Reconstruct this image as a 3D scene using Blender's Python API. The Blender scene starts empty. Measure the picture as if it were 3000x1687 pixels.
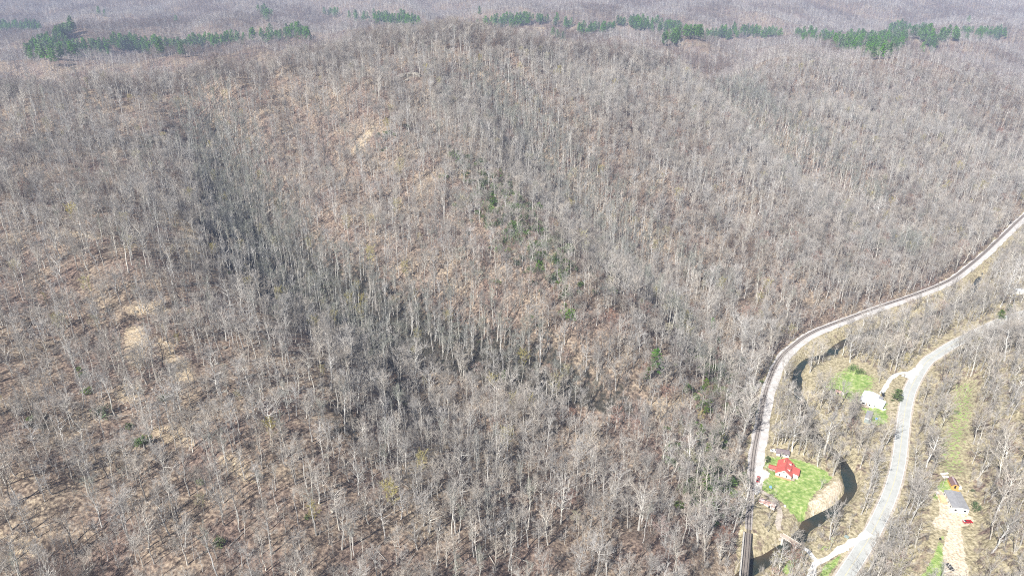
import bpy, math, random
import numpy as np
R = math.radians
rng = np.random.default_rng(7)
random.seed(7)
sc = bpy.context.scene
col = sc.collection

# ------------------------------------------------------------------ camera
PITCH = 25.0                      # degrees below the horizon
FPX = 2027.0                      # focal length in pixels of a 3000 px wide picture
HAZE = .00012
ZC = 300.0                        # height of the camera
cam_d = bpy.data.cameras.new('camera')
cam = bpy.data.objects.new('camera', cam_d); col.objects.link(cam)
cam.location = (0, 0, ZC); cam.rotation_euler = (R(90 - PITCH), 0, 0)
cam_d.sensor_width = 36; cam_d.lens = 36 * FPX / 3000
cam_d.clip_start = 1; cam_d.clip_end = 20000
sc.camera = cam
# ------------------------------------------------------------------ light
SUN_EL, SUN_AZ = 43.0, 219.0      # azimuth clockwise from +Y
w = bpy.data.worlds.new('World'); sc.world = w; w.use_nodes = True
nt = w.node_tree; bg = nt.nodes['Background']
sky = nt.nodes.new('ShaderNodeTexSky'); sky.sky_type = 'NISHITA'; sky.sun_disc = False
sky.sun_elevation = R(SUN_EL); sky.sun_rotation = R(SUN_AZ)
nt.links.new(sky.outputs[0], bg.inputs[0]); bg.inputs[1].default_value = 0.055
sd = bpy.data.lights.new('sun', 'SUN'); sd.energy = 5.0; sd.angle = R(0.5); sd.color = (1, .965, .91)
so = bpy.data.objects.new('sun', sd); col.objects.link(so)
so.rotation_euler = (R(90 - SUN_EL), 0, R(180 - SUN_AZ)); so.location = (-200, -300, 600)
sc.view_settings.view_transform = 'Standard'; sc.view_settings.look = 'None'
sc.view_settings.exposure = 0.76; sc.view_settings.gamma = 1
sc.cycles.use_denoising = False; sc.cycles.filter_width = 1.05
sc.cycles.max_bounces = 4; sc.cycles.diffuse_bounces = 2; sc.cycles.volume_bounces = 1
sc.cycles.transparent_max_bounces = 8; sc.cycles.glossy_bounces = 2
sc.cycles.caustics_reflective = False; sc.cycles.caustics_refractive = False

# ------------------------------------------------------------------ pixel rays
SP, CP = math.sin(R(PITCH)), math.cos(R(PITCH))
def ray(px, py):
    u = (np.asarray(px, float) - 1500) / FPX; v = (843.5 - np.asarray(py, float)) / FPX
    return u, CP + v * SP, -SP + v * CP
def onz(px, py, z):               # picture point on a level plane, z below the camera
    a, b, c = ray(px, py); t = z / c
    return (float(a * t), float(b * t))
def proj(x, y, zr):
    d = y * CP - zr * SP; up = y * SP + zr * CP
    d = np.maximum(d, 1e-3)
    return 1500 + FPX * x / d, 843.5 - FPX * up / d, d

# ------------------------------------------------------------------ noise
def hashn(i, j, s):
    n = (i * 374761393 + j * 668265263 + s * 2147483647 + 1013904223) & 0xffffffff
    n = ((n ^ (n >> 13)) * 1274126177) & 0xffffffff
    return ((n ^ (n >> 16)) & 0xffff) / 65535.0
def vnoise(x, y, s=0):
    x = np.asarray(x, float); y = np.asarray(y, float)
    i = np.floor(x).astype(np.int64); j = np.floor(y).astype(np.int64)
    fx = x - i; fy = y - j; fx = fx * fx * (3 - 2 * fx); fy = fy * fy * (3 - 2 * fy)
    a = hashn(i, j, s); b = hashn(i + 1, j, s); c = hashn(i, j + 1, s); d = hashn(i + 1, j + 1, s)
    return (a * (1 - fx) + b * fx) * (1 - fy) + (c * (1 - fx) + d * fx) * fy
def fbm(x, y, s=0, o=4):
    t = 0; a = .5
    for k in range(o):
        t = t + a * vnoise(x * 2 ** k + 17 * k, y * 2 ** k - 9 * k, s + k); a *= .5
    return t / (1 - .5 ** o)

# ------------------------------------------------------------------ terrain control points
# (px, py, depth) : where the ground shows in the picture and how far it is
CPD = [
 # near spur, bottom left
 (0,1687,290),(500,1687,303),(1000,1687,315),(1500,1687,328),(1850,1687,345),(2080,1687,358),
 (0,1300,345),(500,1400,345),(0,1000,415),(500,1050,415),(1000,1250,385),(1000,1450,352),(1500,1500,360),(1730,1580,368),(2080,1570,400),
 (100,700,510),(400,780,500),(0,480,650),(300,500,645),(650,950,455),(850,1100,425),(1150,1320,385),
 # ravine between the near spur and the rocky one
 (600,350,815),(660,450,745),(730,640,650),(850,820,585),(1100,960,535),(1350,1090,495),(1600,1240,462),(1850,1400,428),
 # skyline ridge
 (0,265,860),(300,250,870),(600,232,890),(850,205,915),(1000,160,950),(1150,125,980),(1400,112,1000),(1600,135,1060),(1900,165,1160),
 (0,380,740),(1250,180,930),(1450,250,905),
 # rocky spur
 (1200,235,855),(1300,420,725),(1500,600,625),(1650,850,530),(1800,1050,480),(2000,1230,452),(1050,420,760),(1050,650,655),(1350,800,570),(1600,1000,502),
 # second hollow
 (1500,340,860),(1620,500,785),(1750,650,715),(1950,850,620),(2120,1080,535),
 # third spur
 (1700,210,1050),(1850,330,930),(2000,500,820),(2150,700,715),(2280,850,640),(2150,950,590),
 # third hollow
 (2080,240,1130),(2200,340,1060),(2330,460,970),(2480,600,850),(2580,720,770),
 # fourth spur
 (2250,175,1300),(2450,280,1160),(2650,420,1010),(2800,580,880),(2850,660,845),
 (2950,250,1340),(3000,400,1130),(2700,190,1400),(3000,520,1010),
 # pine ridge left: crest, steep front
 (50,160,1420),(200,165,1400),(500,158,1400),(700,138,1430),(900,122,1480),
 (50,200,1370),(250,208,1355),(450,200,1360),(650,182,1385),(860,150,1430),
 # pine ridge right: crest, steep front
 (1040,58,1800),(1150,78,1720),(1500,82,1700),(1800,108,1670),(2000,112,1700),(2300,116,1750),(2550,150,1690),(2850,116,1950),
 (1500,112,1640),(1800,140,1620),(2000,140,1650),(2300,150,1690),(2550,195,1610),(2850,165,1860),
 (0,92,2000),(110,90,2000),(240,100,1780),(790,60,2050),(500,72,1950),
 # far mountain
 (0,0,2600),(500,0,2500),(1000,0,2600),(1500,0,2650),(2000,0,2700),(2500,0,2900),(3000,0,3150),(1800,50,2250),(2400,60,2350),(3000,105,2250),
 (700,30,2250),(330,110,1800),(250,45,2200),(1300,30,2300),(1550,55,2200),
 # hill on the right bank
 (2900,1300,412),(3000,1200,425),(3000,1450,372),(3000,1687,330),(2920,1550,364),(3000,1000,485),(2900,1100,470),
]
CPZ = []                          # (x, y, z) anchors, z relative to the camera
for px, py in [(2190,1600),(2207,1340),(2251,1121),(2320,1014),(2500,926),(2669,866),(2838,779),(2935,692),(3000,631)]:
    CPZ.append((*onz(px, py, -282), -282))
for px, py in [(2300,1450),(2420,1450),(2350,1320),(2400,1200),(2500,1150),(2600,1200),(2520,1500),(2480,1640),(2450,1050),(2640,1000),(2650,1250),
               (2602,1461),(2500,1620),(2780,1000),(2900,957),(2950,850),(3000,760),(3000,880),(2750,1150),(2720,1250),(2300,1660)]:
    CPZ.append((*onz(px, py, -283), -283))
for px, py in [(2760,1400),(2800,1480),(2820,1540),(2790,1687),(2760,1600)]:
    CPZ.append((*onz(px, py, -272), -272))
for px, py, D, dd_, dz_ in [(0,265,860,150,-55),(300,250,870,150,-60),(600,232,890,150,-62),(850,205,915,150,-60),(1000,160,950,150,-55),(1150,125,980,150,-50),(1400,112,1000,150,-48),(1600,135,1060,150,-42),(1900,165,1160,150,-40),(2250,175,1300,140,-35),(2700,190,1400,150,-35),
                            (200,165,1400,150,-60),(500,158,1400,150,-60),(900,122,1480,170,-50),(1150,78,1720,170,-55),(1500,82,1700,170,-55),(1800,108,1670,180,-50),(2300,116,1750,180,-50),(2850,116,1950,180,-40)]:
    a, b, c = ray(px, py); k_ = (D + dd_) / D; CPZ.append((a * D * k_, b * D * k_, c * D + dz_))
CPZ += [(-900,1150,-245),(-300,1180,-240),(300,1350,-225),(900,1480,-262),(1300,1700,-275),(0,1950,-215),(700,1950,-235),
        (-1500,1900,-215),(1500,2050,-255),(-900,600,-170),(-1300,900,-190),(-600,250,-190),(0,60,-262),(300,60,-285),
        (600,300,-205),(800,500,-215),(1000,800,-250),(-600,-150,-230),(0,-150,-270),(600,-150,-270),(1600,1100,-240),
        (-3500,3500,-60),(-1500,3600,-40),(0,3600,-30),(1500,3700,-30),(3500,3800,-50),(-3500,5200,0),(0,5200,20),(3500,5200,10),(5000,3000,-80),(-3500,1500,-180),
        (3000,1500,-180)]
_rl = [onz(a, b, -281) for a, b in [(2178,1687),(2197,1480),(2222,1255),(2271,1072),(2354,988),(2500,926),(2669,866),(2838,779),(2935,692)]]
for k_ in range(len(_rl)):
    q0_ = np.array(_rl[max(k_ - 1, 0)]); q1_ = np.array(_rl[min(k_ + 1, len(_rl) - 1)]); t_ = q1_ - q0_; t_ /= np.linalg.norm(t_)
    for o_, z_ in ((22, -274), (55, -262)):
        p_ = np.array(_rl[k_]) + np.array([-t_[1], t_[0]]) * o_; CPZ.append((p_[0], p_[1], z_))
pts = []
for px, py, D in CPD:
    a, b, c = ray(px, py); pts.append((a * D, b * D, c * D))
pts = np.array(pts + CPZ)
XY = pts[:, :2] / 1000
def K(r2): return .5 * r2 * np.log(r2 + 1e-12)
n = len(XY)
A = np.zeros((n + 3, n + 3))
A[:n, :n] = K(((XY[:, None] - XY[None]) ** 2).sum(-1)) + np.eye(n) * 2e-4
A[:n, n] = 1; A[:n, n + 1:] = XY; A[n, :n] = 1; A[n + 1:, :n] = XY.T
Wt = np.linalg.solve(A, np.concatenate([pts[:, 2], [0, 0, 0]]))
def tps(x, y):
    x = np.asarray(x, float).ravel() / 1000; y = np.asarray(y, float).ravel() / 1000
    out = np.empty(len(x))
    for s in range(0, len(x), 20000):
        e = slice(s, s + 20000)
        r2 = (x[e, None] - XY[None, :, 0]) ** 2 + (y[e, None] - XY[None, :, 1]) ** 2
        out[e] = K(r2) @ Wt[:n] + Wt[n] + Wt[n + 1] * x[e] + Wt[n + 2] * y[e]
    return out
def resample(pl, step=3.0):
    """smooth a polyline (Catmull-Rom) and sample it evenly"""
    p = np.array(pl, float); q = []
    P = np.vstack([2 * p[0] - p[1], p, 2 * p[-1] - p[-2]])
    for i in range(1, len(P) - 2):
        for t in np.linspace(0, 1, 24, endpoint=False):
            q.append(.5 * ((2 * P[i]) + (-P[i - 1] + P[i + 1]) * t + (2 * P[i - 1] - 5 * P[i] + 4 * P[i + 1] - P[i + 2]) * t ** 2 + (-P[i - 1] + 3 * P[i] - 3 * P[i + 1] + P[i + 2]) * t ** 3))
    q.append(P[-2]); q = np.array(q)
    L = np.concatenate([[0], np.cumsum(np.linalg.norm(np.diff(q, axis=0), axis=1))])
    s = np.linspace(0, L[-1], max(2, int(L[-1] / step)))
    return np.stack([np.interp(s, L, q[:, k]) for k in range(2)], 1)
def pdist(x, y, pl):
    """distance to polyline"""
    x = np.asarray(x, float); y = np.asarray(y, float); d = np.full(x.shape, 1e9)
    lo = pl.min(0) - 60; hi = pl.max(0) + 60
    m = (x > lo[0]) & (x < hi[0]) & (y > lo[1]) & (y < hi[1])
    xs, ys = x[m], y[m]; dd = np.full(xs.shape, 1e9)
    for a, b in zip(pl[:-1], pl[1:]):
        v = b - a; t = np.clip(((xs - a[0]) * v[0] + (ys - a[1]) * v[1]) / (v @ v + 1e-9), 0, 1)
        dd = np.minimum(dd, np.hypot(xs - a[0] - t * v[0], ys - a[1] - t * v[1]))
    d[m] = dd
    return d
def psd(x, y, poly):
    """signed distance to polygon, negative inside"""
    pl = np.vstack([poly, poly[:1]]); d = pdist(x, y, pl)
    x = np.asarray(x, float); y = np.asarray(y, float); ins = np.zeros(x.shape, bool)
    for a, b in zip(pl[:-1], pl[1:]):
        c = ((a[1] > y) != (b[1] > y))
        with np.errstate(divide='ignore', invalid='ignore'):
            ins ^= c & (x < (b[0] - a[0]) * (y - a[1]) / (b[1] - a[1]) + a[0])
    return np.where(ins, -d, d)

ZR, ZV, ZW = -281.0, -283.0, -287.9
RAIL = resample([onz(a, b, ZR) for a, b in [(2172,1760),(2182,1687),(2190,1600),(2197,1480),(2207,1340),(2222,1255),(2236,1175),(2251,1121),(2271,1072),(2292,1040),(2320,1014),(2354,988),(2392,967),(2435,950),(2500,926),(2572,899),(2669,866),(2741,839),(2790,815),(2838,779),(2886,738),(2935,692),(3000,631),(3100,545)]])
ROAD = resample([onz(a, b, ZV + .6) for a, b in [(2400,1800),(2475,1687),(2551,1567),(2602,1461),(2625,1390),(2636,1330),(2645,1250),(2652,1200),(2664,1150),(2682,1110),(2713,1062),(2750,1035),(2795,1007),(2853,978),(2900,955),(2960,930),(3060,900),(3250,840)]])
RIVER = resample([onz(a, b, ZW) for a, b in [(2080,1800),(2140,1720),(2200,1665),(2250,1630),(2295,1606),(2335,1580),(2361,1542),(2400,1516),(2440,1493),(2474,1465),(2490,1431),(2486,1390),(2468,1352),(2440,1325),(2400,1292),(2378,1250),(2355,1200),(2336,1140),(2334,1090),(2352,1062),(2395,1048),(2431,1038),(2457,1015),(2500,990),(2560,972),(2620,955),(2700,935),(2775,905),(2832,868),(2857,837),(2875,795),(2920,755),(2990,720),(3100,650)]])
def off(pl, d):
    t = np.gradient(pl, axis=0); t /= np.linalg.norm(t, axis=1)[:, None]
    return pl + np.stack([t[:, 1], -t[:, 0]], 1) * d       # to the right of travel
def smooth(a, b, x):
    t = np.clip((x - a) / (b - a), 0, 1); return t * t * (3 - 2 * t)
SVC = off(RAIL, 4.6)
CORR = off(RAIL, 2.0)
YARD = np.array([onz(a, b, -272) for a, b in [(2730,1440),(2800,1395),(2850,1420),(2855,1510),(2850,1560),(2850,1700),(2760,1700),(2740,1600),(2715,1550)]])

def gully(x, y): return np.abs(fbm(x / 170 + y / 420, y / 260, 3, 3) - .5) * 2
def gully_far(x, y): return np.abs(fbm(x / 520 + y / 1500, y / 900, 23, 3) - .5) * 2
def depth_line(pp): 
    out = []
    for px, py, D in pp:
        a, b, c = ray(px, py); out.append((a * D, b * D))
    return resample(out, 12)
HOLLOWS = [(depth_line([(600,350,815),(660,450,745),(730,640,650),(850,820,585),(1100,960,535),(1350,1090,495),(1600,1240,462),(1850,1400,428),(2010,1490,412)]), 25, 38),
           (depth_line([(1430,300,900),(1500,340,860),(1620,500,785),(1750,650,715),(1950,850,620),(2100,1020,550)]), 22, 36),
           (depth_line([(2080,240,1130),(2200,340,1060),(2330,460,970),(2480,600,850),(2560,690,790)]), 24, 42),
           (depth_line([(2500,330,1130),(2620,450,1010),(2720,560,900)]), 12, 32), (depth_line([(1850,260,1060),(1960,400,900),(2090,560,800),(2200,720,710)]), 10, 28),
           (depth_line([(1330,330,850),(1480,450,790),(1560,560,720)]), 8, 25)]
def height(x, y):
    x = np.asarray(x, float); y = np.asarray(y, float); sh = x.shape
    z = tps(x, y).reshape(sh)
    up = smooth(-281, -262, z)                              # 0 in the valley
    g = gully(x, y)
    z = z + up * ((g - .35) * 34 + (fbm(x / 45, y / 45, 9, 3) - .5) * 9)
    for pl_, dep, wid in HOLLOWS:
        dd = pdist(x, y, pl_); z = z - up * dep * np.exp(-(dd / wid) ** 2)
    far = smooth(1150, 1700, y)
    g2 = gully_far(x, y)
    z = z + far * (g2 - .4) * 120 * smooth(1900, 2500, y) + far * (g2 - .4) * 30
    z = np.maximum(z, ZV + (fbm(x / 18, y / 18, 5, 2) - .5) * .5)
    # corridors
    yd = psd(x, y, YARD); z = z + (-272 - z) * (1 - smooth(0, 9, yd))
    d = pdist(x, y, ROAD); z = z + (ZV + .55 - z) * (1 - smooth(5.5, 14, d))
    d = pdist(x, y, RIVER); z = z + (-289.4 - z) * (1 - smooth(1.6, 8.0, d + (vnoise(x / 9, y / 9, 31) - .5) * 3.0))
    d = pdist(x, y, CORR); gapm = smooth(284, 292, y) + 1 - smooth(246, 256, y)
    z = z + (ZR - .5 - z) * (1 - smooth(5.2, 11, d)) * np.clip(gapm, 0, 1)
    return z

def axis(lo, a, b, hi, near, g, far):
    v = list(np.arange(a, b, near)); x = b
    while x < hi: v.append(x); x += near + g * (x - b)
    v.append(hi); x = a; u = []
    while x > lo: x -= near + g * (a - x); u.append(x)
    return np.array(sorted(u) + v)
GX = axis(-3200, 110, 330, 4200, 2.4, .010, 45); GY = axis(-150, 230, 470, 4800, 2.4, .010, 45)
gx, gy = np.meshgrid(GX, GY); GZ = height(gx, gy)
def hz(x, y):
    """ground height (relative to the camera) by bilinear lookup"""
    x = np.asarray(x, float); y = np.asarray(y, float)
    i = np.clip(np.searchsorted(GX, x) - 1, 0, len(GX) - 2); j = np.clip(np.searchsorted(GY, y) - 1, 0, len(GY) - 2)
    fx = np.clip((x - GX[i]) / (GX[i + 1] - GX[i]), 0, 1); fy = np.clip((y - GY[j]) / (GY[j + 1] - GY[j]), 0, 1)
    return (GZ[j, i] * (1 - fx) + GZ[j, i + 1] * fx) * (1 - fy) + (GZ[j + 1, i] * (1 - fx) + GZ[j + 1, i + 1] * fx) * fy
def hit(px, py):
    """where the ground shows at picture points"""
    px = np.atleast_1d(np.asarray(px, float)); py = np.atleast_1d(np.asarray(py, float))
    a, b, c = ray(px, py); T = np.geomspace(180, 4600, 700)
    out = np.full((len(px), 2), np.nan); prev = T[0]; done = np.zeros(len(px), bool)
    for t in T:
        below = (c * t < hz(a * t, b * t)) & ~done
        tt = (t + prev) / 2; out[below, 0] = a[below] * tt; out[below, 1] = b[below] * tt
        done |= below; prev = t
    return out
def poly(pp):
    return hit([p[0] for p in pp], [p[1] for p in pp])

# ------------------------------------------------------------------ ground cover painted by place
cov = np.zeros(gx.shape + (4,)); 
soilc = np.zeros(gx.shape + (4,))
valley = 1 - smooth(-280, -268, GZ)
cov[..., 1] = np.maximum(valley * .62 * (gx > np.interp(gy, RAIL[:, 1], RAIL[:, 0]) - 6), .56 * ((gx > np.interp(gy, ROAD[:, 1], ROAD[:, 0])) & (gy < 560)))
def paint(ch, pp, val=1.0, soft=3.0, world=None):
    P = poly(pp) if world is None else world
    d = psd(gx, gy, P); v = val * (1 - smooth(-soft, soft, d))
    cov[..., ch] = np.maximum(cov[..., ch], v)
LAWN = [(2222,1345),(2250,1338),(2290,1335),(2335,1348),(2380,1360),(2420,1382),(2438,1400),(2415,1418),(2392,1440),(2370,1470),(2362,1500),(2354,1528),(2335,1526),(2318,1500),(2292,1475),(2262,1452),(2230,1432),(2234,1408),(2255,1398),(2250,1372),(2212,1366)]
BAR = [(2392,1440),(2434,1400),(2452,1392),(2482,1425),(2462,1465),(2425,1497),(2385,1518),(2358,1520),(2364,1475)]
PARK = [(2207,1368),(2222,1378),(2252,1390),(2252,1402),(2234,1408),(2228,1428),(2222,1446),(2205,1446),(2202,1400)]
MEAD = [(2425,1135),(2490,1085),(2530,1090),(2560,1125),(2500,1150),(2545,1170),(2530,1184),(2470,1150)]
CLEAR2 = [(2340,1112),(2400,1065),(2480,1045),(2540,1070),(2600,1120),(2640,1100),(2656,1110),(2640,1190),(2625,1250),(2565,1245),(2510,1205),(2440,1165),(2370,1145)]
CORR2 = [(2790,1120),(2870,1105),(2862,1200),(2835,1330),(2850,1400),(2745,1400),(2745,1300)]
YARDP = [(2728,1440),(2770,1385),(2810,1395),(2850,1430),(2862,1520),(2865,1560),(2850,1700),(2690,1700),(2740,1600),(2712,1550)]
paint(0, LAWN, 1); paint(2, BAR, .55, 2); paint(1, BAR, 1, 2); paint(2, PARK, 1, 1)
paint(1, CLEAR2, 1, 4); paint(0, MEAD, .8, 5); paint(0, [(2440,1090),(2500,1060),(2580,1110),(2560,1150),(2600,1170),(2540,1200),(2450,1160),(2400,1130)], .6, 8); paint(0, [(2470,1150),(2560,1160),(2600,1180),(2605,1240),(2560,1250),(2520,1190)], .7, 3)
paint(2, [(2590,1180),(2630,1170),(2625,1225),(2590,1215)], .45, 3)
paint(0, CORR2, .46, 6); paint(1, CORR2, .9, 5); paint(1, YARDP, 1, 5)
paint(2, [(2728,1440),(2748,1435),(2790,1450),(2795,1500),(2850,1508),(2856,1530),(2815,1545),(2832,1640),(2845,1700),(2768,1700),(2762,1600),(2775,1552),(2725,1545),(2735,1520),(2752,1505),(2748,1455)], .9, 1.5)
paint(0, [(2690,1700),(2722,1650),(2745,1600),(2762,1560),(2766,1600),(2770,1700)], .9, 2); paint(0, [(2735,1450),(2755,1410),(2785,1400),(2795,1430),(2780,1450),(2740,1465)], .85, 2)
paint(0, [(2785,1505),(2825,1505),(2825,1513),(2785,1512)], .9, 1); paint(0, [(2398,1700),(2412,1655),(2445,1635),(2470,1618),(2455,1650),(2425,1690)], .95, 1)
paint(0, [(2290,1672),(2310,1640),(2332,1630),(2335,1645),(2305,1690)], .9, 1.5); paint(0, [(2395,1600),(2425,1590),(2440,1560),(2455,1565),(2430,1610),(2400,1620)], .6, 2)
paint(1, [(2330,1690),(2340,1630),(2365,1625),(2380,1650),(2375,1690)], 1, 2); paint(1, [(2370,1605),(2420,1625),(2470,1605),(2510,1570),(2505,1560),(2430,1600)], 1, 2)
for pp, v in [([(375,960),(412,965),(418,1010),(405,1085),(388,1060),(378,1010)],1),([(500,1040),(548,1060),(560,1115),(515,1112)],.85),([(470,990),(505,1000),(500,1060),(480,1050)],.8),
              ([(538,640),(560,655),(600,745),(560,770),(530,715)],.75),([(360,1130),(400,1125),(395,1175),(345,1165)],.8),([(1085,372),(1110,365),(1075,415),(1030,450),(1035,430)],.5),
              ([(370,900),(480,880),(500,915),(400,925)],.6),([(660,1330),(720,1370),(735,1410),(715,1400),(650,1345)],.7),([(1180,1370),(1300,1290),(1370,1270),(1260,1350),(1190,1400)],.65),
              ([(1345,500),(1375,500),(1368,520),(1350,520)],1),([(1602,690),(1618,690),(1622,770),(1608,760)],.95),([(1430,595),(1450,600),(1445,620),(1430,615)],1),
              ([(1560,80),(1600,80),(1590,95),(1560,95)],1),([(20,690),(60,705),(70,730),(10,705)],.6),([(130,680),(290,685),(300,700),(140,695)],.55),([(440,1260),(520,1240),(560,1300),(470,1290)],.5),
              ([(1900,1180),(2010,1150),(2030,1180),(1930,1230)],.3),([(480,600),(530,620),(520,660),(470,650)],.45),([(0,1560),(90,1590),(150,1640),(60,1620)],.45)]:
    d = psd(gx, gy, poly(pp)); soilc[..., 0] = np.maximum(soilc[..., 0], (.5 + .5 * v) * (1 - smooth(-3, 8, d)))
GREENS = [([(1340,460),(1395,480),(1390,515),(1350,500)],.7),([(1400,520),(1460,530),(1560,640),(1600,700),(1650,800),(1700,840),(1660,870),(1600,810),(1530,740),(1480,680),(1420,620)],.62),
          ([(2085,1050),(2125,1060),(2120,1120),(2130,1180),(2085,1170),(2075,1110)],.8),([(2040,1260),(2090,1270),(2095,1350),(2060,1360)],.5),([(2050,1380),(2090,1370),(2110,1430),(2060,1450)],.45),
          ([(1125,380),(1150,390),(1145,430),(1125,420)],.4),([(2070,1390),(2130,1380),(2100,1480)],.35),([(200,1150),(420,1180),(380,1300),(250,1260)],.22)]
for pp, v in GREENS: paint(0, pp, v * .55, 10)
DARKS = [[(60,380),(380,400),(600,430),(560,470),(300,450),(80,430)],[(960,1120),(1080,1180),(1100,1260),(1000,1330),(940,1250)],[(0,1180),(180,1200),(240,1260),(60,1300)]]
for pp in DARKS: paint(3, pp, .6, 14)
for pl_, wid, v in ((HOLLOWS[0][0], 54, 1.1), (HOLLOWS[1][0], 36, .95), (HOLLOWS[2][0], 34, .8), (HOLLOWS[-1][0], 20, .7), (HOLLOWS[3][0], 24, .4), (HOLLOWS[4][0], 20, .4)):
    cov[..., 3] = np.maximum(cov[..., 3], v * smooth(-284, -274, GZ) * (1 - .45 * smooth(560, 720, gy)) * np.exp(-(pdist(gx, gy, pl_) / wid) ** 2))  # dark ground cover and the hollows' shade, both painted into the floor


def mesh_from(name, V, F, mats, mi=None, sm=False):
    me = bpy.data.meshes.new(name)
    V = np.asarray(V, np.float32)
    me.vertices.add(len(V)); me.vertices.foreach_set('co', V.ravel())
    if isinstance(F, np.ndarray):
        k = F.shape[1]; ls = np.arange(len(F)) * k; lv = F.ravel()
    else:
        lens = np.array([len(f) for f in F]); ls = np.concatenate([[0], np.cumsum(lens)[:-1]]); lv = np.array([i for f in F for i in f])
    me.loops.add(len(lv)); me.loops.foreach_set('vertex_index', lv.astype(np.int32))
    me.polygons.add(len(ls)); me.polygons.foreach_set('loop_start', ls.astype(np.int32))
    for m in mats: me.materials.append(m)
    if mi is not None: me.polygons.foreach_set('material_index', np.asarray(mi, np.int32))
    me.update(calc_edges=True)
    me.polygons.foreach_set('use_smooth', np.full(len(ls), sm))
    me.validate()
    return me
def link(name, me, parent=None, loc=(0, 0, 0), rz=0):
    o = bpy.data.objects.new(name, me); col.objects.link(o); o.parent = parent
    o.location = loc; o.rotation_euler = (0, 0, rz); return o
def tag(o, label=None, cat=None, group=None, kind=None):
    for k, v in (('label', label), ('category', cat), ('group', group), ('kind', kind)):
        if v: o[k] = v
    return o

# ------------------------------------------------------------------ materials
def mat(name, c, rough=.9, noise=None, c2=None, spec=.2, metal=0, obj_rand=0, thr=(.35, .65), coord='Object'):
    m = bpy.data.materials.new(name); m.use_nodes = True; t = m.node_tree; b = t.nodes['Principled BSDF']
    b.inputs['Roughness'].default_value = rough; b.inputs['Specular IOR Level'].default_value = spec; b.inputs['Metallic'].default_value = metal
    out = None
    if noise:
        tc = t.nodes.new('ShaderNodeTexCoord'); nn = t.nodes.new('ShaderNodeTexNoise'); nn.inputs['Scale'].default_value = noise; nn.inputs['Detail'].default_value = 4
        t.links.new(tc.outputs[coord], nn.inputs['Vector'])
        rp = t.nodes.new('ShaderNodeValToRGB'); rp.color_ramp.elements[0].position = thr[0]; rp.color_ramp.elements[1].position = thr[1]
        rp.color_ramp.elements[0].color = (*c, 1); rp.color_ramp.elements[1].color = (*(c2 or c), 1)
        t.links.new(nn.outputs[0], rp.inputs[0]); out = rp.outputs[0]
    if obj_rand:
        oi = t.nodes.new('ShaderNodeObjectInfo'); mr = t.nodes.new('ShaderNodeMapRange')
        mr.inputs[3].default_value = 1 - obj_rand; mr.inputs[4].default_value = 1 + obj_rand
        t.links.new(oi.outputs['Random'], mr.inputs[0])
        hs = t.nodes.new('ShaderNodeHueSaturation'); t.links.new(mr.outputs[0], hs.inputs['Value'])
        mr2 = t.nodes.new('ShaderNodeMapRange'); mr2.inputs[3].default_value = .6; mr2.inputs[4].default_value = 1.5
        ml = t.nodes.new('ShaderNodeMath'); ml.operation = 'MULTIPLY'; ml.inputs[1].default_value = 7.31; fr = t.nodes.new('ShaderNodeMath'); fr.operation = 'FRACT'
        t.links.new(oi.outputs['Random'], ml.inputs[0]); t.links.new(ml.outputs[0], fr.inputs[0]); t.links.new(fr.outputs[0], mr2.inputs[0]); t.links.new(mr2.outputs[0], hs.inputs['Saturation'])
        if out: t.links.new(out, hs.inputs['Color'])
        else: hs.inputs['Color'].default_value = (*c, 1)
        out = hs.outputs[0]
    if out: t.links.new(out, b.inputs['Base Color'])
    else: b.inputs['Base Color'].default_value = (*c, 1)
    return m

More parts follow.
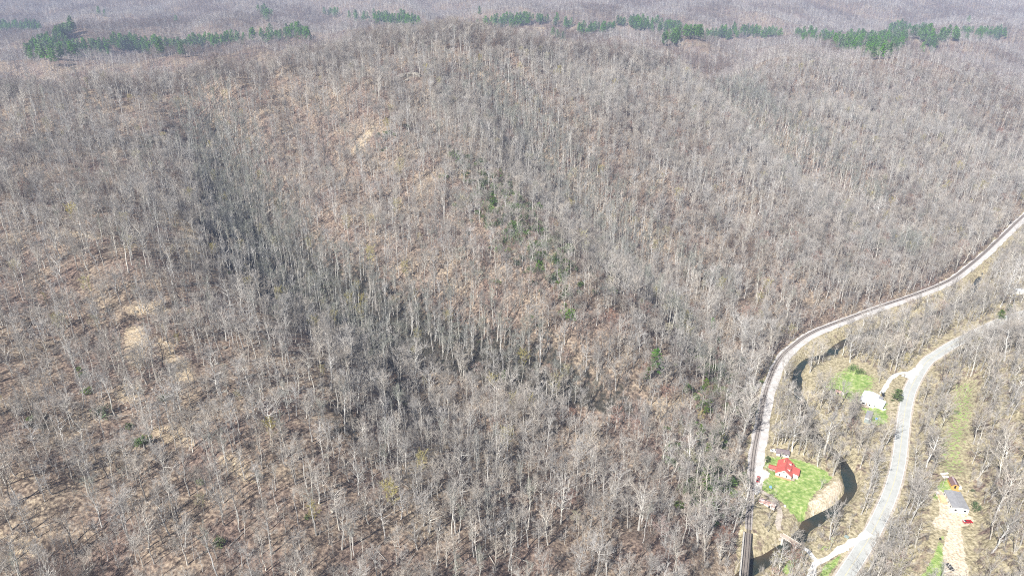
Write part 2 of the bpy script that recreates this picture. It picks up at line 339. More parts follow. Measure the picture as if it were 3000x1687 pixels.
def ground_mat():
    m = bpy.data.materials.new('forest_floor'); m.use_nodes = True; t = m.node_tree; b = t.nodes['Principled BSDF']
    b.inputs['Roughness'].default_value = 1; b.inputs['Specular IOR Level'].default_value = .05
    N = t.nodes.new; L = t.links.new
    geo = N('ShaderNodeNewGeometry')
    def noise(s, d=4):
        x = N('ShaderNodeTexNoise'); x.inputs['Scale'].default_value = s; x.inputs['Detail'].default_value = d; L(geo.outputs['Position'], x.inputs['Vector']); return x.outputs[0]
    def ramp(f, stops):
        r = N('ShaderNodeValToRGB'); e = r.color_ramp.elements
        while len(e) < len(stops): e.new(.5)
        for q, (p, c) in zip(e, stops): q.position = p; q.color = (*c, 1)
        L(f, r.inputs[0]); return r.outputs[0]
    def mix(f, a, c):
        x = N('ShaderNodeMix'); x.data_type = 'RGBA'; L(f, x.inputs[0]); L(a, x.inputs[6]); L(c, x.inputs[7]); return x.outputs[2]
    def mathn(op, a, c, v=None):
        x = N('ShaderNodeMath'); x.operation = op; L(a, x.inputs[0])
        if c is not None: L(c, x.inputs[1])
        else: x.inputs[1].default_value = v
        return x.outputs[0]
    leaf = ramp(noise(.62, 10), [(.3, (.07,.055,.046)), (.43, (.15,.12,.10)), (.55, (.26,.21,.17)), (.72, (.45,.38,.30))])
    leaf2 = ramp(noise(.03, 3), [(.35, (.80,.72,.72)), (.65, (1.1,1.08,.98))])
    mm = N('ShaderNodeMix'); mm.data_type = 'RGBA'; mm.blend_type = 'MULTIPLY'; mm.inputs[0].default_value = 1; L(leaf, mm.inputs[6]); L(leaf2, mm.inputs[7]); leaf = mm.outputs[2]
    # pale stones lying about on the slopes, in patches
    vor = N('ShaderNodeTexVoronoi'); vor.inputs['Scale'].default_value = .28; L(geo.outputs['Position'], vor.inputs['Vector'])
    st = ramp(vor.outputs['Distance'], [(.0, (1,1,1)), (.16, (1,1,1)), (.2, (0,0,0))])
    stz = ramp(noise(.014, 3), [(.56, (0,0,0)), (.62, (1,1,1))]); sm_ = mathn('MULTIPLY', st, stz)
    stone = ramp(noise(2.0), [(.3, (.32,.30,.26)), (.7, (.55,.52,.46))])
    leaf = mix(sm_, leaf, stone)
    att = N('ShaderNodeVertexColor'); att.layer_name = 'cover'; sep = N('ShaderNodeSeparateColor'); L(att.outputs[0], sep.inputs[0])
    n1 = noise(.22, 6); n2 = noise(.6, 6)
    def mask(ch, nn, amp=.9):
        a = mathn('MULTIPLY_ADD', nn, None, amp); a.node.inputs[2].default_value = -.5 * amp
        s = mathn('ADD', sep.outputs[ch], a)
        mr = N('ShaderNodeMapRange'); mr.interpolation_type = 'SMOOTHSTEP'; mr.inputs[1].default_value = .40; mr.inputs[2].default_value = .60; L(s, mr.inputs[0]); return mr.outputs[0]
    dry = ramp(n2, [(.32, (.19,.16,.10)), (.5, (.38,.33,.21)), (.68, (.56,.49,.34))])
    grass = ramp(noise(.45, 6), [(.32, (.16,.26,.065)), (.48, (.27,.37,.11)), (.6, (.37,.44,.17)), (.72, (.54,.52,.30))])
    sand = ramp(noise(.8, 5), [(.3, (.42,.33,.23)), (.5, (.62,.53,.40)), (.72, (.78,.70,.56))])
    dark_leaf_shade = ramp(noise(.7, 8), [(.35, (.028,.028,.022)), (.55, (.055,.05,.04)), (.72, (.13,.11,.085))])  # dark litter colour that also carries the hollows' painted shade
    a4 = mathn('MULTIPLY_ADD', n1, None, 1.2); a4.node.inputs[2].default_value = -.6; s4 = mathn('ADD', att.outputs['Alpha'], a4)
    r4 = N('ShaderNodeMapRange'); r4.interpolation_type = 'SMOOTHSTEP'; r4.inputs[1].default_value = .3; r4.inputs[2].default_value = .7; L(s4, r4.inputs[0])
    leaf = mix(r4.outputs[0], leaf, dark_leaf_shade)
    at2 = N('ShaderNodeVertexColor'); at2.layer_name = 'soil'; sp2 = N('ShaderNodeSeparateColor'); L(at2.outputs[0], sp2.inputs[0])
    a5 = mathn('MULTIPLY_ADD', n2, None, 1.3); a5.node.inputs[2].default_value = -.65; s5 = mathn('ADD', sp2.outputs[0], a5)
    r5 = N('ShaderNodeMapRange'); r5.interpolation_type = 'SMOOTHSTEP'; r5.inputs[1].default_value = .35; r5.inputs[2].default_value = .8; L(s5, r5.inputs[0])
    soil = ramp(noise(1.1, 8), [(.3, (.26,.20,.13)), (.5, (.44,.35,.24)), (.7, (.62,.52,.37))]); leaf = mix(r5.outputs[0], leaf, soil)
    c = mix(mask(1, n1, 1.0), leaf, dry); c = mix(mask(0, n2, 1.15), c, grass); c = mix(mask(2, n1, .8), c, sand)
    L(c, b.inputs['Base Color'])
    bp = N('ShaderNodeBump'); bp.inputs['Strength'].default_value = .8; bp.inputs['Distance'].default_value = .6; L(noise(.9, 5), bp.inputs['Height']); L(bp.outputs[0], b.inputs['Normal'])
    return m
M = {}
M['ground'] = ground_mat()
ny, nx = gx.shape
V = np.stack([gx.ravel(), gy.ravel(), GZ.ravel() + ZC], 1)
jj, ii = np.meshgrid(np.arange(ny - 1), np.arange(nx - 1), indexing='ij'); k0 = (jj * nx + ii).ravel()
F = np.stack([k0, k0 + 1, k0 + nx + 1, k0 + nx], 1)
me = mesh_from('ground', V, F, [M['ground']], sm=True)
ca = me.color_attributes.new('soil', 'FLOAT_COLOR', 'POINT'); ca.data.foreach_set('color', soilc.reshape(-1, 4).astype(np.float32).ravel())
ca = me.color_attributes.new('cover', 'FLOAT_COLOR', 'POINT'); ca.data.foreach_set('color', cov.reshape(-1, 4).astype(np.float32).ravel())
tag(link('terrain', me), 'wooded hills and valley floor covered in brown leaf litter', None, None, 'structure')
del V, F

M['asphalt'] = mat('asphalt', (.43,.44,.42), .9, .25, (.50,.51,.49))
M['paint_white'] = mat('paint_white', (.8,.8,.78), .7); M['paint_yellow'] = mat('paint_yellow', (.60,.55,.36), .7, 1.5, (.52,.50,.42))
M['gravel'] = mat('gravel', (.58,.56,.51), 1, .9, (.80,.78,.74)); M['shoulder'] = mat('shoulder', (.40,.34,.28), 1, .5, (.58,.52,.44))
M['ballast'] = mat('ballast', (.33,.30,.285), 1, 1.2, (.48,.44,.41)); M['svc'] = mat('service_gravel', (.48,.455,.435), 1, .35, (.64,.61,.58))
M['rail'] = mat('rail_steel', (.035,.03,.03), .6); M['tie'] = mat('sleeper_wood', (.17,.145,.13), .9, 3, (.28,.25,.225))
def water_mat():
    m = bpy.data.materials.new('creek_water'); m.use_nodes = True; t = m.node_tree; b = t.nodes['Principled BSDF']
    b.inputs['Roughness'].default_value = .08; b.inputs['IOR'].default_value = 1.33
    tc = t.nodes.new('ShaderNodeTexCoord'); nn = t.nodes.new('ShaderNodeTexNoise'); nn.inputs['Scale'].default_value = .06; nn.inputs['Detail'].default_value = 3
    r = t.nodes.new('ShaderNodeValToRGB'); r.color_ramp.elements[0].position = .38; r.color_ramp.elements[0].color = (.022,.035,.03,1); r.color_ramp.elements[1].position = .66; r.color_ramp.elements[1].color = (.075,.055,.032,1)
    t.links.new(tc.outputs['Object'], nn.inputs['Vector']); t.links.new(nn.outputs[0], r.inputs[0]); t.links.new(r.outputs[0], b.inputs['Base Color'])
    n2 = t.nodes.new('ShaderNodeTexNoise'); n2.inputs['Scale'].default_value = 1.2; n2.inputs['Detail'].default_value = 3; t.links.new(tc.outputs['Object'], n2.inputs['Vector'])
    bp = t.nodes.new('ShaderNodeBump'); bp.inputs['Strength'].default_value = .25; bp.inputs['Distance'].default_value = .1; t.links.new(n2.outputs[0], bp.inputs['Height']); t.links.new(bp.outputs[0], b.inputs['Normal'])
    return m
M['water'] = water_mat()

# ------------------------------------------------------------------ ribbons
def ribbon_mesh(name, pl, l, r, z, m, wob=0, seed=0, cross=2):
    """strip along pl from l (left offset) to r (right); z number or None = lie on the ground + .06"""
    n = len(pl); L_ = l + (vnoise(np.arange(n) * .45, np.zeros(n), seed) - .5) * wob; R_ = r + (vnoise(np.arange(n) * .45, np.ones(n) * 5, seed + 1) - .5) * wob
    rows = []
    t = np.gradient(pl, axis=0); t /= np.linalg.norm(t, axis=1)[:, None]; nr = np.stack([t[:, 1], -t[:, 0]], 1)
    for k in range(cross):
        f = k / (cross - 1); o = L_ * (1 - f) + R_ * f; p = pl + nr * o[:, None]
        zz = (hz(p[:, 0], p[:, 1]) + z[1]) if isinstance(z, tuple) else np.full(n, z)
        rows.append(np.column_stack([p, zz + ZC]))
    V = np.concatenate(rows); F = []
    a = np.arange(n - 1)
    F = np.concatenate([np.stack([k * n + a, (k + 1) * n + a, (k + 1) * n + a + 1, k * n + a + 1], 1) for k in range(cross - 1)])
    return mesh_from(name, V, F, [m])
def struct(name, me, label): return tag(link(name, me), label, None, None, 'structure')
struct('water', ribbon_mesh('creek', RIVER, -9, 9, ZW, M['water']), 'green brown creek winding along the valley')
ZRD = ZV + .62
struct('road_shoulder', ribbon_mesh('shoulder', ROAD, -4.8, 5.0, ZRD - .02, M['shoulder'], .5, 3), 'pale gravel shoulder of the main road')
struct('road', ribbon_mesh('road', ROAD, -3.9, 3.9, ZRD, M['asphalt']), 'pale grey two lane road curving up the valley')
struct('road_edge_line_left', ribbon_mesh('edge', ROAD, -3.75, -3.5, ZRD + .03, M['paint_white']), 'white edge line')
struct('road_edge_line_right', ribbon_mesh('edge', ROAD, 3.5, 3.75, ZRD + .03, M['paint_white']), 'white edge line')
struct('road_centre_line', ribbon_mesh('centre', ROAD, -.22, .22, ZRD + .03, M['paint_yellow']), 'worn yellow centre line')
# gravel lanes
def lane(name, px, w_, label, m='gravel', z=.14, wob=.8):
    pl = resample([onz(a, b, ZV + .3) for a, b in px], 2.0)
    struct(name, ribbon_mesh(name, pl, -w_ / 2, w_ / 2, ('g', z), M[m], wob, len(px) * 7, 5), label); return pl
L1 = lane('gravel_lane', [(2545,1560),(2518,1578),(2486,1594),(2455,1614),(2427,1632),(2403,1641),(2385,1650),(2382,1670),(2380,1700),(2382,1740)], 3.6, 'white gravel lane joining the main road', wob=1.4)
L2 = lane('gravel_path', [(2396,1644),(2380,1630),(2368,1613),(2352,1601),(2341,1595)], 2.9, 'white gravel lane leading to the small bridge', z=.20)
L3 = lane('dirt_path', [(2293,1567),(2283,1553),(2279,1535),(2282,1515),(2284,1500),(2280,1482),(2268,1464),(2248,1452),(2230,1444),(2216,1430),(2213,1410)], 2.8, 'grey gravel lane beside the lawn', m='shoulder')
L4 = lane('driveway', [(2682,1100),(2660,1093),(2640,1093),(2622,1099),(2608,1110),(2600,1123),(2592,1138),(2582,1152)], 3.2, 'pale gravel driveway to the white house')
struct('railway_gravel', ribbon_mesh('railgravel', RAIL[RAIL[:, 1] > 322], -3.2, 6.6, ZR - .42, M['svc'], 1.3, 11), 'pale gravel bed and service road beside the track')
bal = ribbon_mesh('ballast', RAIL[RAIL[:, 1] > 287.5], -1.9, 1.9, ZR - .30, M['ballast'], .5, 12)
struct('track_bed', bal, 'grey brown ballast under the railway track')

# ------------------------------------------------------------------ mesh pieces
class MB:
    def __init__(s): s.v = []; s.f = []; s.m = []; s.mi = 0
    def add(s, V, F):
        k = len(s.v); s.v += [tuple(map(float, p)) for p in V]; s.f += [tuple(k + i for i in f) for f in F]; s.m += [s.mi] * len(F); return s
    def box(s, cx, cy, z0, lx, ly, lz, top=1.0, topy=None):
        a, b = lx / 2, ly / 2; ty = top if topy is None else topy
        V = [(cx-a,cy-b,z0),(cx+a,cy-b,z0),(cx+a,cy+b,z0),(cx-a,cy+b,z0),(cx-a*top,cy-b*ty,z0+lz),(cx+a*top,cy-b*ty,z0+lz),(cx+a*top,cy+b*ty,z0+lz),(cx-a*top,cy+b*ty,z0+lz)]
        return s.add(V, [(3,2,1,0),(4,5,6,7),(0,1,5,4),(1,2,6,5),(2,3,7,6),(3,0,4,7)])
    def tube(s, p, q, r0, r1=None, k=6):
        p = np.array(p, float); q = np.array(q, float); r1 = r0 if r1 is None else r1
        d = q - p; d /= np.linalg.norm(d) + 1e-9; a = np.cross(d, (0, 0, 1) if abs(d[2]) < .9 else (1, 0, 0)); a /= np.linalg.norm(a); b = np.cross(d, a)
        V = []
        for c, r in ((p, r0), (q, r1)):
            for i in range(k):
                t = 2 * math.pi * i / k; V.append(c + (a * math.cos(t) + b * math.sin(t)) * r)
        F = [(i, (i + 1) % k, k + (i + 1) % k, k + i) for i in range(k)] + [tuple(range(k))[::-1], tuple(range(k, 2 * k))]
        return s.add(V, F)
    def prism(s, prof, y0, y1):       # profile (x, z) extruded along y
        k = len(prof); V = [(x, y0, z) for x, z in prof] + [(x, y1, z) for x, z in prof]
        return s.add(V, [(i, (i + 1) % k, k + (i + 1) % k, k + i) for i in range(k)] + [tuple(range(k))[::-1], tuple(range(k, 2 * k))])
    def build(s, name, m, parent=None, loc=(0, 0, 0), rz=0):
        ms = m if isinstance(m, list) else [m]
        return link(name, mesh_from(name, s.v, s.f, ms, s.m), parent, loc, rz)
def empty(name, x, y, z, rz=0, label=None, cat=None, group=None):
    o = bpy.data.objects.new(name, None); col.objects.link(o); o.location = (x, y, z + ZC); o.rotation_euler = (0, 0, rz); o.empty_display_size = 1
    return tag(o, label, cat, group)

# railway track: rails and sleepers
tr = empty('railway_track', *RAIL[60], ZR, 0, 'single railway track curving along the foot of the hill', 'railway')
base = np.array([*RAIL[60], ZR + ZC])
for s_ in (-.75, .75):
    me_ = ribbon_mesh('rail', RAIL, s_ - .09, s_ + .09, ZR + .06, M['rail'])
    V = np.empty(len(me_.vertices) * 3); me_.vertices.foreach_get('co', V); V = V.reshape(-1, 3); n_ = len(V)
    lo = V.copy(); lo[:, 2] -= .2; h = n_ // 2; a = np.arange(h - 1)
    F = np.concatenate([np.stack([a, h + a, h + a + 1, a + 1], 1), np.stack([a, a + 1, n_ + a + 1, n_ + a], 1), np.stack([h + a, n_ + h + a, n_ + h + a + 1, h + a + 1], 1)])
    link('rail', mesh_from('rail', np.concatenate([V, lo]) - base, F, [M['rail']]), tr)
tb = MB(); TP = resample(RAIL, .75); tt = np.gradient(TP, axis=0); tt /= np.linalg.norm(tt, axis=1)[:, None]
for p, t in zip(TP, tt):
    if p[1] < 200: continue
    nrm = np.array([t[1], -t[0]]); z0 = ZR - .26 + ZC - base[2]
    c = [p + nrm * 1.25 + t * .13, p + nrm * 1.25 - t * .13, p - nrm * 1.25 - t * .13, p - nrm * 1.25 + t * .13]
    Vv = [(q[0] - base[0], q[1] - base[1], z0 + h) for h in (0, .14) for q in c]
    tb.add(Vv, [(4,5,6,7),(0,1,5,4),(1,2,6,5),(2,3,7,6),(3,0,4,7)])
so_ = tb.build('sleepers', M['tie'], tr); so_['kind'] = 'stuff'

# ------------------------------------------------------------------ building materials
M['white'] = mat('white_siding', (.80,.80,.78), .6, 1.5, (.74,.73,.70)); M['redroof'] = mat('red_metal_roof', (.56,.12,.10), .5, .15, (.62,.16,.13), spec=.3)
M['brick'] = mat('salmon_brick', (.52,.25,.16), .9, 6, (.62,.34,.24)); M['glass'] = mat('window_glass', (.02,.025,.03), .1, spec=.6)
M['greyroof'] = mat('grey_shingle', (.27,.27,.28), .85, .7, (.33,.33,.34)); M['whiteroof'] = mat('white_metal_roof', (.80,.83,.86), .4, .25, (.72,.76,.80), spec=.5)
M['rust'] = mat('rusted_roof', (.42,.22,.17), .7, .55, (.62,.55,.52)); M['deck'] = mat('weathered_deck', (.42,.34,.27), .9, 2, (.55,.47,.38)); M['tan'] = mat('new_lumber', (.66,.47,.26), .8, 2, (.72,.55,.34))
M['brownroof'] = mat('maroon_roof', (.17,.10,.095), .6, .8, (.22,.14,.13)); M['orange'] = mat('orange_boards', (.62,.33,.09), .8, 2, (.70,.42,.15)); M['dark'] = mat('dark_trim', (.03,.03,.035), .7)
M['oldroof'] = mat('dark_old_roof', (.15,.12,.13), .8, .8, (.24,.20,.20)); M['pole'] = mat('pole_wood', (.38,.33,.27), .9, 1.5, (.50,.45,.38)); M['steel'] = mat('dark_steel', (.05,.05,.055), .6, .8, (.10,.09,.085))
M['carred'] = mat('red_paint', (.42,.01,.02), .25, spec=.6); M['carblack'] = mat('black_paint', (.015,.017,.02), .25, spec=.6); M['carwhite'] = mat('white_paint', (.75,.76,.76), .3, spec=.5); M['tyre'] = mat('tyre_rubber', (.02,.02,.02), .9)
M['blue'] = mat('blue_plastic', (.18,.38,.70), .5, 2, (.25,.45,.75)); M['rock'] = mat('sandstone', (.15,.14,.12), .95, .5, (.42,.39,.33)); M['chrome'] = mat('lamp_lens', (.7,.7,.65), .2, spec=.6); M['ridgecap'] = mat('ridge_cap', (.40,.32,.34), .6)
M['conc'] = mat('concrete', (.55,.53,.49), .9, 1, (.65,.62,.57)); M['tarp'] = mat('grey_green_tarp', (.22,.28,.27), .7, 1, (.34,.40,.38))

def gable(root, W, L, eave, ridge, wall, roof, oh=.4, oy=.5, th=.18, cy=0, cx=0, name='roof'):
    b = MB(); b.prism([(cx-W/2,0),(cx+W/2,0),(cx+W/2,eave),(cx,ridge-.05),(cx-W/2,eave)], cy-L/2, cy+L/2); wl = b.build('wall', wall, root)
    r = MB(); sl = (ridge - eave) / (W / 2)
    for s in (-1, 1):
        x1 = s * (W / 2 + oh); z1 = eave - sl * oh
        pr = [(cx, ridge), (cx + x1, z1), (cx + x1, z1 + th), (cx, ridge + th)]
        if s > 0: pr = pr[::-1]
        r.prism(pr, cy - L/2 - oy, cy + L/2 + oy)
    rf = r.build(name, roof, root)
    return wl, rf
def window(root, x, y, z, w_, h_, side):        # side: 'x-','x+','y-','y+'
    f = MB(); p = MB(); d = .08
    if side[0] == 'y':
        s = -1 if side[1] == '-' else 1
        f.box(x, y + s * d / 2, z, w_ + .24, d, h_ + .24); p.box(x, y + s * (d + .02), z + .12, w_, .05, h_)
    else:
        s = -1 if side[1] == '-' else 1
        f.box(x + s * d / 2, y, z, d, w_ + .24, h_ + .24); p.box(x + s * (d + .02), y, z + .12, .05, w_, h_)
    o = f.build('window', M['white'], root); p.build('pane', M['glass'], o); return o
def door(root, x, y, z, side, m=None):
    s = -1 if side[1] == '-' else 1; f = MB(); k = MB()
    if side[0] == 'y': f.box(x, y + s * .05, z, 1, .1, 2.05); k.box(x + .35, y + s * .14, z + 1, .08, .08, .08)
    else: f.box(x + s * .05, y, z, .1, 1, 2.05); k.box(x + s * .14, y + .35, z + 1, .08, .08, .08)
    o = f.build('door', m or M['deck'], root); k.build('handle', M['dark'], o); return o

# ---- red roofed house
ang = math.atan2(.89, .456) - math.pi / 2
h1 = empty('house', 167.6, 338.2, ZV, ang, 'white house with bright red gabled roof standing on the green creekside lawn', 'house')
gable(h1, 9.0, 12.6, 3.2, 6.6, M['white'], M['redroof'], .45, .45)
b = MB(); b.box(0, -6.36, 0, 9.04, .1, 1.35); b.box(-4.53, 0, 0, .06, 12.64, 1.2); b.build('brick_base', M['brick'], h1)
window(h1, -2.2, -6.3, 1.7, 1.0, 1.1, 'y-'); window(h1, 1.8, -6.3, 1.7, 1.0, 1.1, 'y-'); window(h1, 0, -6.3, 4.3, .8, .8, 'y-')
for y in (-3.5, .5, 4): window(h1, -4.5, y, 1.4, 1.1, 1.1, 'x-')
for y in (-2.7, 3.3):
    d = MB(); d.prism([(1.4,5.2),(3.1,4.3),(3.1,5.75),(1.0,6.05)], y - .65, y + .65); dm = d.build('dormer', M['white'], h1)
    q = MB(); q.prism([(.9,6.0),(3.35,5.72),(3.35,5.84),(.9,6.12)], y - .85, y + .85); q.build('dormer_roof', M['redroof'], dm)
    q = MB(); q.box(3.14, y, 4.75, .06, .8, .75); q.build('dormer_pane', M['glass'], dm)
w_ = MB(); w_.box(6.3, .3, 0, 3.6, 6.2, 2.9); w_.build('side_room', M['white'], h1)
w_ = MB(); w_.prism([(4.3,3.7),(8.5,2.75),(8.5,2.93),(4.3,3.9)], -3.1, 3.9); w_.build('side_roof', M['redroof'], h1)
window(h1, 8.1, -1, 1.1, 1, 1, 'x+'); window(h1, 8.1, 2, 1.1, 1, 1, 'x+')
w_ = MB(); w_.box(5.6, -4.9, .7, 2.0, 2.6, .15); [w_.box(5.6 + a, -4.9 + c, 0, .15, .15, 1.7) for a in (-.9, .9) for c in (-1.2, 1.2)]; w_.box(5.6, -6.15, 1.6, 2, .08, .1); w_.box(6.55, -4.9, 1.6, .08, 2.6, .1); w_.build('porch', M['deck'], h1)
e = MB(); e.prism([(-8.9,2.45),(-4.4,2.45),(-4.4,2.6),(-8.9,2.6)], 1.0, 1.02)
e = MB()
for s in (-1, 1):
    V = [(-9.3, -1.2, 3.35), (-4.2, -1.2, 3.35), (-4.2, -1.2 + s * 1.9, 2.6), (-9.3, -1.2 + s * 1.9, 2.6)]; V += [(x, y, z + .14) for x, y, z in V]
    fs = [(3,2,1,0),(4,5,6,7),(0,1,5,4),(1,2,6,5),(2,3,7,6),(3,0,4,7)]; e.add(V, fs if s > 0 else [f[::-1] for f in fs])
er = e.build('entry_roof', M['redroof'], h1)
e = MB(); [e.box(x, y, 0, .18, .18, 2.62) for x in (-9, -6.8) for y in (-2.8, .4)]; e.box(-6.9, -1.2, .9, 4.6, 3.3, .14); e.build('entry_porch', M['deck'], h1)
c_ = MB(); c_.box(-1.2, 2.5, 4.5, .8, .8, 3.0); c_.build('chimney', M['brick'], h1)
# wooden walkway
p0 = np.array([151.9, 344.6]); p1 = np.array([159.7, 341.1]); d_ = p1 - p0; L_ = np.linalg.norm(d_)
wk = empty('footbridge', *p0, ZV, math.atan2(d_[1], d_[0]), 'pale wooden walkway with railings from the railway to the red roofed house', 'walkway')
b = MB(); b.box(L_/2, 0, 1.0, L_, 1.6, .14); b.build('deck', M['deck'], wk)
b = MB()
for s in (-.8, .8):
    b.box(L_/2, s, 2.05, L_, .1, .12)
    for k in range(6): b.box(.1 + k * (L_ - .2) / 5, s, 0, .12, .12, 2.05)
b.build('railing', M['conc'], wk)

# ---- shed by the lane with the rusty roof
sh = empty('shed', 147.5, 309.5, ZV, math.atan2(7.5 - 12.5, 4.6) - math.pi/2 + .25, 'long low white shed with rusty streaked metal roof beside the curved gravel lane', 'shed')
gable(sh, 3.8, 8.8, 2.3, 2.9, M['white'], M['rust'], .25, .3)
window(sh, 1.9, -2, .9, .8, .7, 'x+'); door(sh, 0, 4.4, 0, 'y+', M['dark']); door(sh, 1.9, 1.5, 0, 'x+', M['dark'])

# ---- old shed above the lawn
x, y = onz(2291, 1330, ZV)
s2 = empty('old_cottage', x, y, ZV, R(75), 'dark roofed low white outbuilding under bare trees behind the red roofed house', 'outbuilding')
gable(s2, 5.0, 7.5, 2.2, 3.6, M['white'], M['oldroof'], .3, .3); window(s2, -2.5, -2, 1, .8, .8, 'x-'); door(s2, -2.5, 1, 0, 'x-', M['dark'])
x, y = onz(2268, 1328, ZV)
van = None

# ---- white house across the creek
h2 = empty('house', 255.5, 415.0, ZV, math.atan2(14, 10.8) - math.pi/2, 'white house with wide bright white metal roof at the end of the gravel driveway', 'house')
gable(h2, 9.5, 15, 3.0, 3.9, M['white'], M['whiteroof'], .4, .5)
w_ = MB(); w_.box(7.4, -1.5, 0, 5.4, 8, 2.5); w_.build('side_room', M['white'], h2)
w_ = MB(); w_.prism([(4.6,3.15),(10.5,2.6),(10.5,2.75),(4.6,3.3)], -5.9, 2.9); w_.build('side_roof', M['whiteroof'], h2)
w_ = MB(); w_.prism([(4.3,2.95),(8,2.5),(8,2.62),(4.3,3.1)], 3.4, 7.2); w_.build('carport_roof', M['greyroof'], h2)
for y in (3.6, 7.0): w_ = MB(); w_.box(7.8, y, 0, .15, .15, 2.5); w_.build('carport_post', M['white'], h2)
w_ = MB(); w_.box(-1, -9.2, .6, 6, 3, .14); [w_.box(-1 + a, -10.6, 0, .15, .15, 1.6) for a in (-2.9, 0, 2.9)]; w_.box(-1, -10.6, 1.5, 6, .08, .12); w_.build('deck', M['deck'], h2)
window(h2, -2, -7.5, 1, 1.6, 1.2, 'y-'); window(h2, 2, -7.5, 1, 1, 1.2, 'y-'); door(h2, 0, -7.5, .7, 'y-'); window(h2, 10.1, -3, 1, 1, 1, 'x+')
for y in (-4, 1, 5): window(h2, -4.75, y, 1, 1, 1, 'x-')
# ---- grey trailer
h3 = empty('mobile_home', 246, 395.0, ZV, math.atan2(9, 6) - math.pi/2, 'narrow grey roofed trailer below the white roofed house among bare trees', 'trailer')
gable(h3, 3.8, 10, 2.4, 2.8, M['white'], M['greyroof'], .15, .2); window(h3, -1.9, -2, 1.1, 1, .8, 'x-'); door(h3, 1.9, 1, .3, 'x+')
w_ = MB(); w_.box(.2, -6.3, 0, 4, 2.2, 1.9, .95); w_.build('lean_to', M['tarp'], h3)
# ---- double wide on the right bank
h4 = empty('mobile_home', 246.8, 298.4, -272, math.atan2(.975, .22) - math.pi/2, 'white home with plain grey shingle roof standing on the sandy yard', 'house')
gable(h4, 8.2, 14, 3.3, 3.8, M['white'], M['greyroof'], .2, .12)
window(h4, -2.4, -7, 1.2, 1.1, 1.1, 'y-'); window(h4, 2.2, -7, 1.2, 1.1, 1.1, 'y-'); door(h4, -4.1, 2.5, .8, 'x-')
for y in (-4.5, -1, 5.5): window(h4, -4.1, y, 1.2, 1, 1, 'x-')
w_ = MB(); w_.box(-5.9, 2.2, .75, 3.5, 6.5, .15); [w_.box(-7.5, 2.2 + a, 0, .14, .14, 1.8) for a in (-3.1, 0, 3.1)]; w_.box(-7.5, 2.2, 1.7, .08, 6.5, .12); w_.box(-5.9, -1, 1.7, 3.5, .08, .12); w_.build('deck', M['tan'], h4)
w_ = MB(); w_.box(4.9, 5.5, 0, 1.6, 2.4, 1.3); w_.build('utility_box', M['whiteroof'], h4)
# ---- small barn with orange front
h5 = empty('shed', 254.6, 314.2, -272, math.atan2(.95, .22) - math.pi/2, 'small shed with dark maroon roof and orange wooden front behind the grey roofed home', 'shed')
gable(h5, 3.8, 6.5, 2.2, 3.3, M['orange'], M['brownroof'], .25, .2)
w_ = MB(); w_.box(0, 0, 3.42, .9, 6.9, .12); w_.build('ridge_cap', M['ridgecap'], h5); w_ = MB(); w_.box(0, -4.3, .1, 3.6, 1.9, .25); w_.build('porch', M['orange'], h5); door(h5, 0, -3.25, .3, 'y-', M['dark'])
# ---- building at the bottom edge
x, y = onz(2822, 1712, -271)
h6 = empty('mobile_home', x + .6, y - 3, -272, R(-14), 'grey roofed building cut by the lower picture edge beside the parked black car', 'house')
gable(h6, 7.5, 12, 2.6, 3.6, M['white'], M['greyroof'], .3, .3); window(h6, -3.75, 2, 1, 1, 1, 'x-'); door(h6, -3.75, -2, .4, 'x-')
# ---- small hut in the meadow
x, y = onz(2455, 1152, ZV)
h7 = empty('shed', x, y, ZV, R(60), 'tiny brown hut with pale lean-to at the edge of the meadow', 'hut')
gable(h7, 2.6, 4, 1.9, 2.6, M['deck'], M['rust'], .2, .2); w_ = MB(); w_.box(0, -3.1, 0, 2.2, 1.8, 1.5); w_.build('lean_to', M['conc'], h7); door(h7, -1.3, 0, 0, 'x-', M['dark'])
# ---- white roofed house far up the valley
x, y = onz(2990, 858, ZV)
h8 = empty('house', x, y, ZV, R(70), 'pale roofed building half hidden by trees far up the creek', 'house')
gable(h8, 7, 13, 2.6, 4, M['white'], M['whiteroof'], .3, .3); window(h8, -3.5, 2, 1, 1, 1, 'x-'); door(h8, -3.5, -2, .2, 'x-')

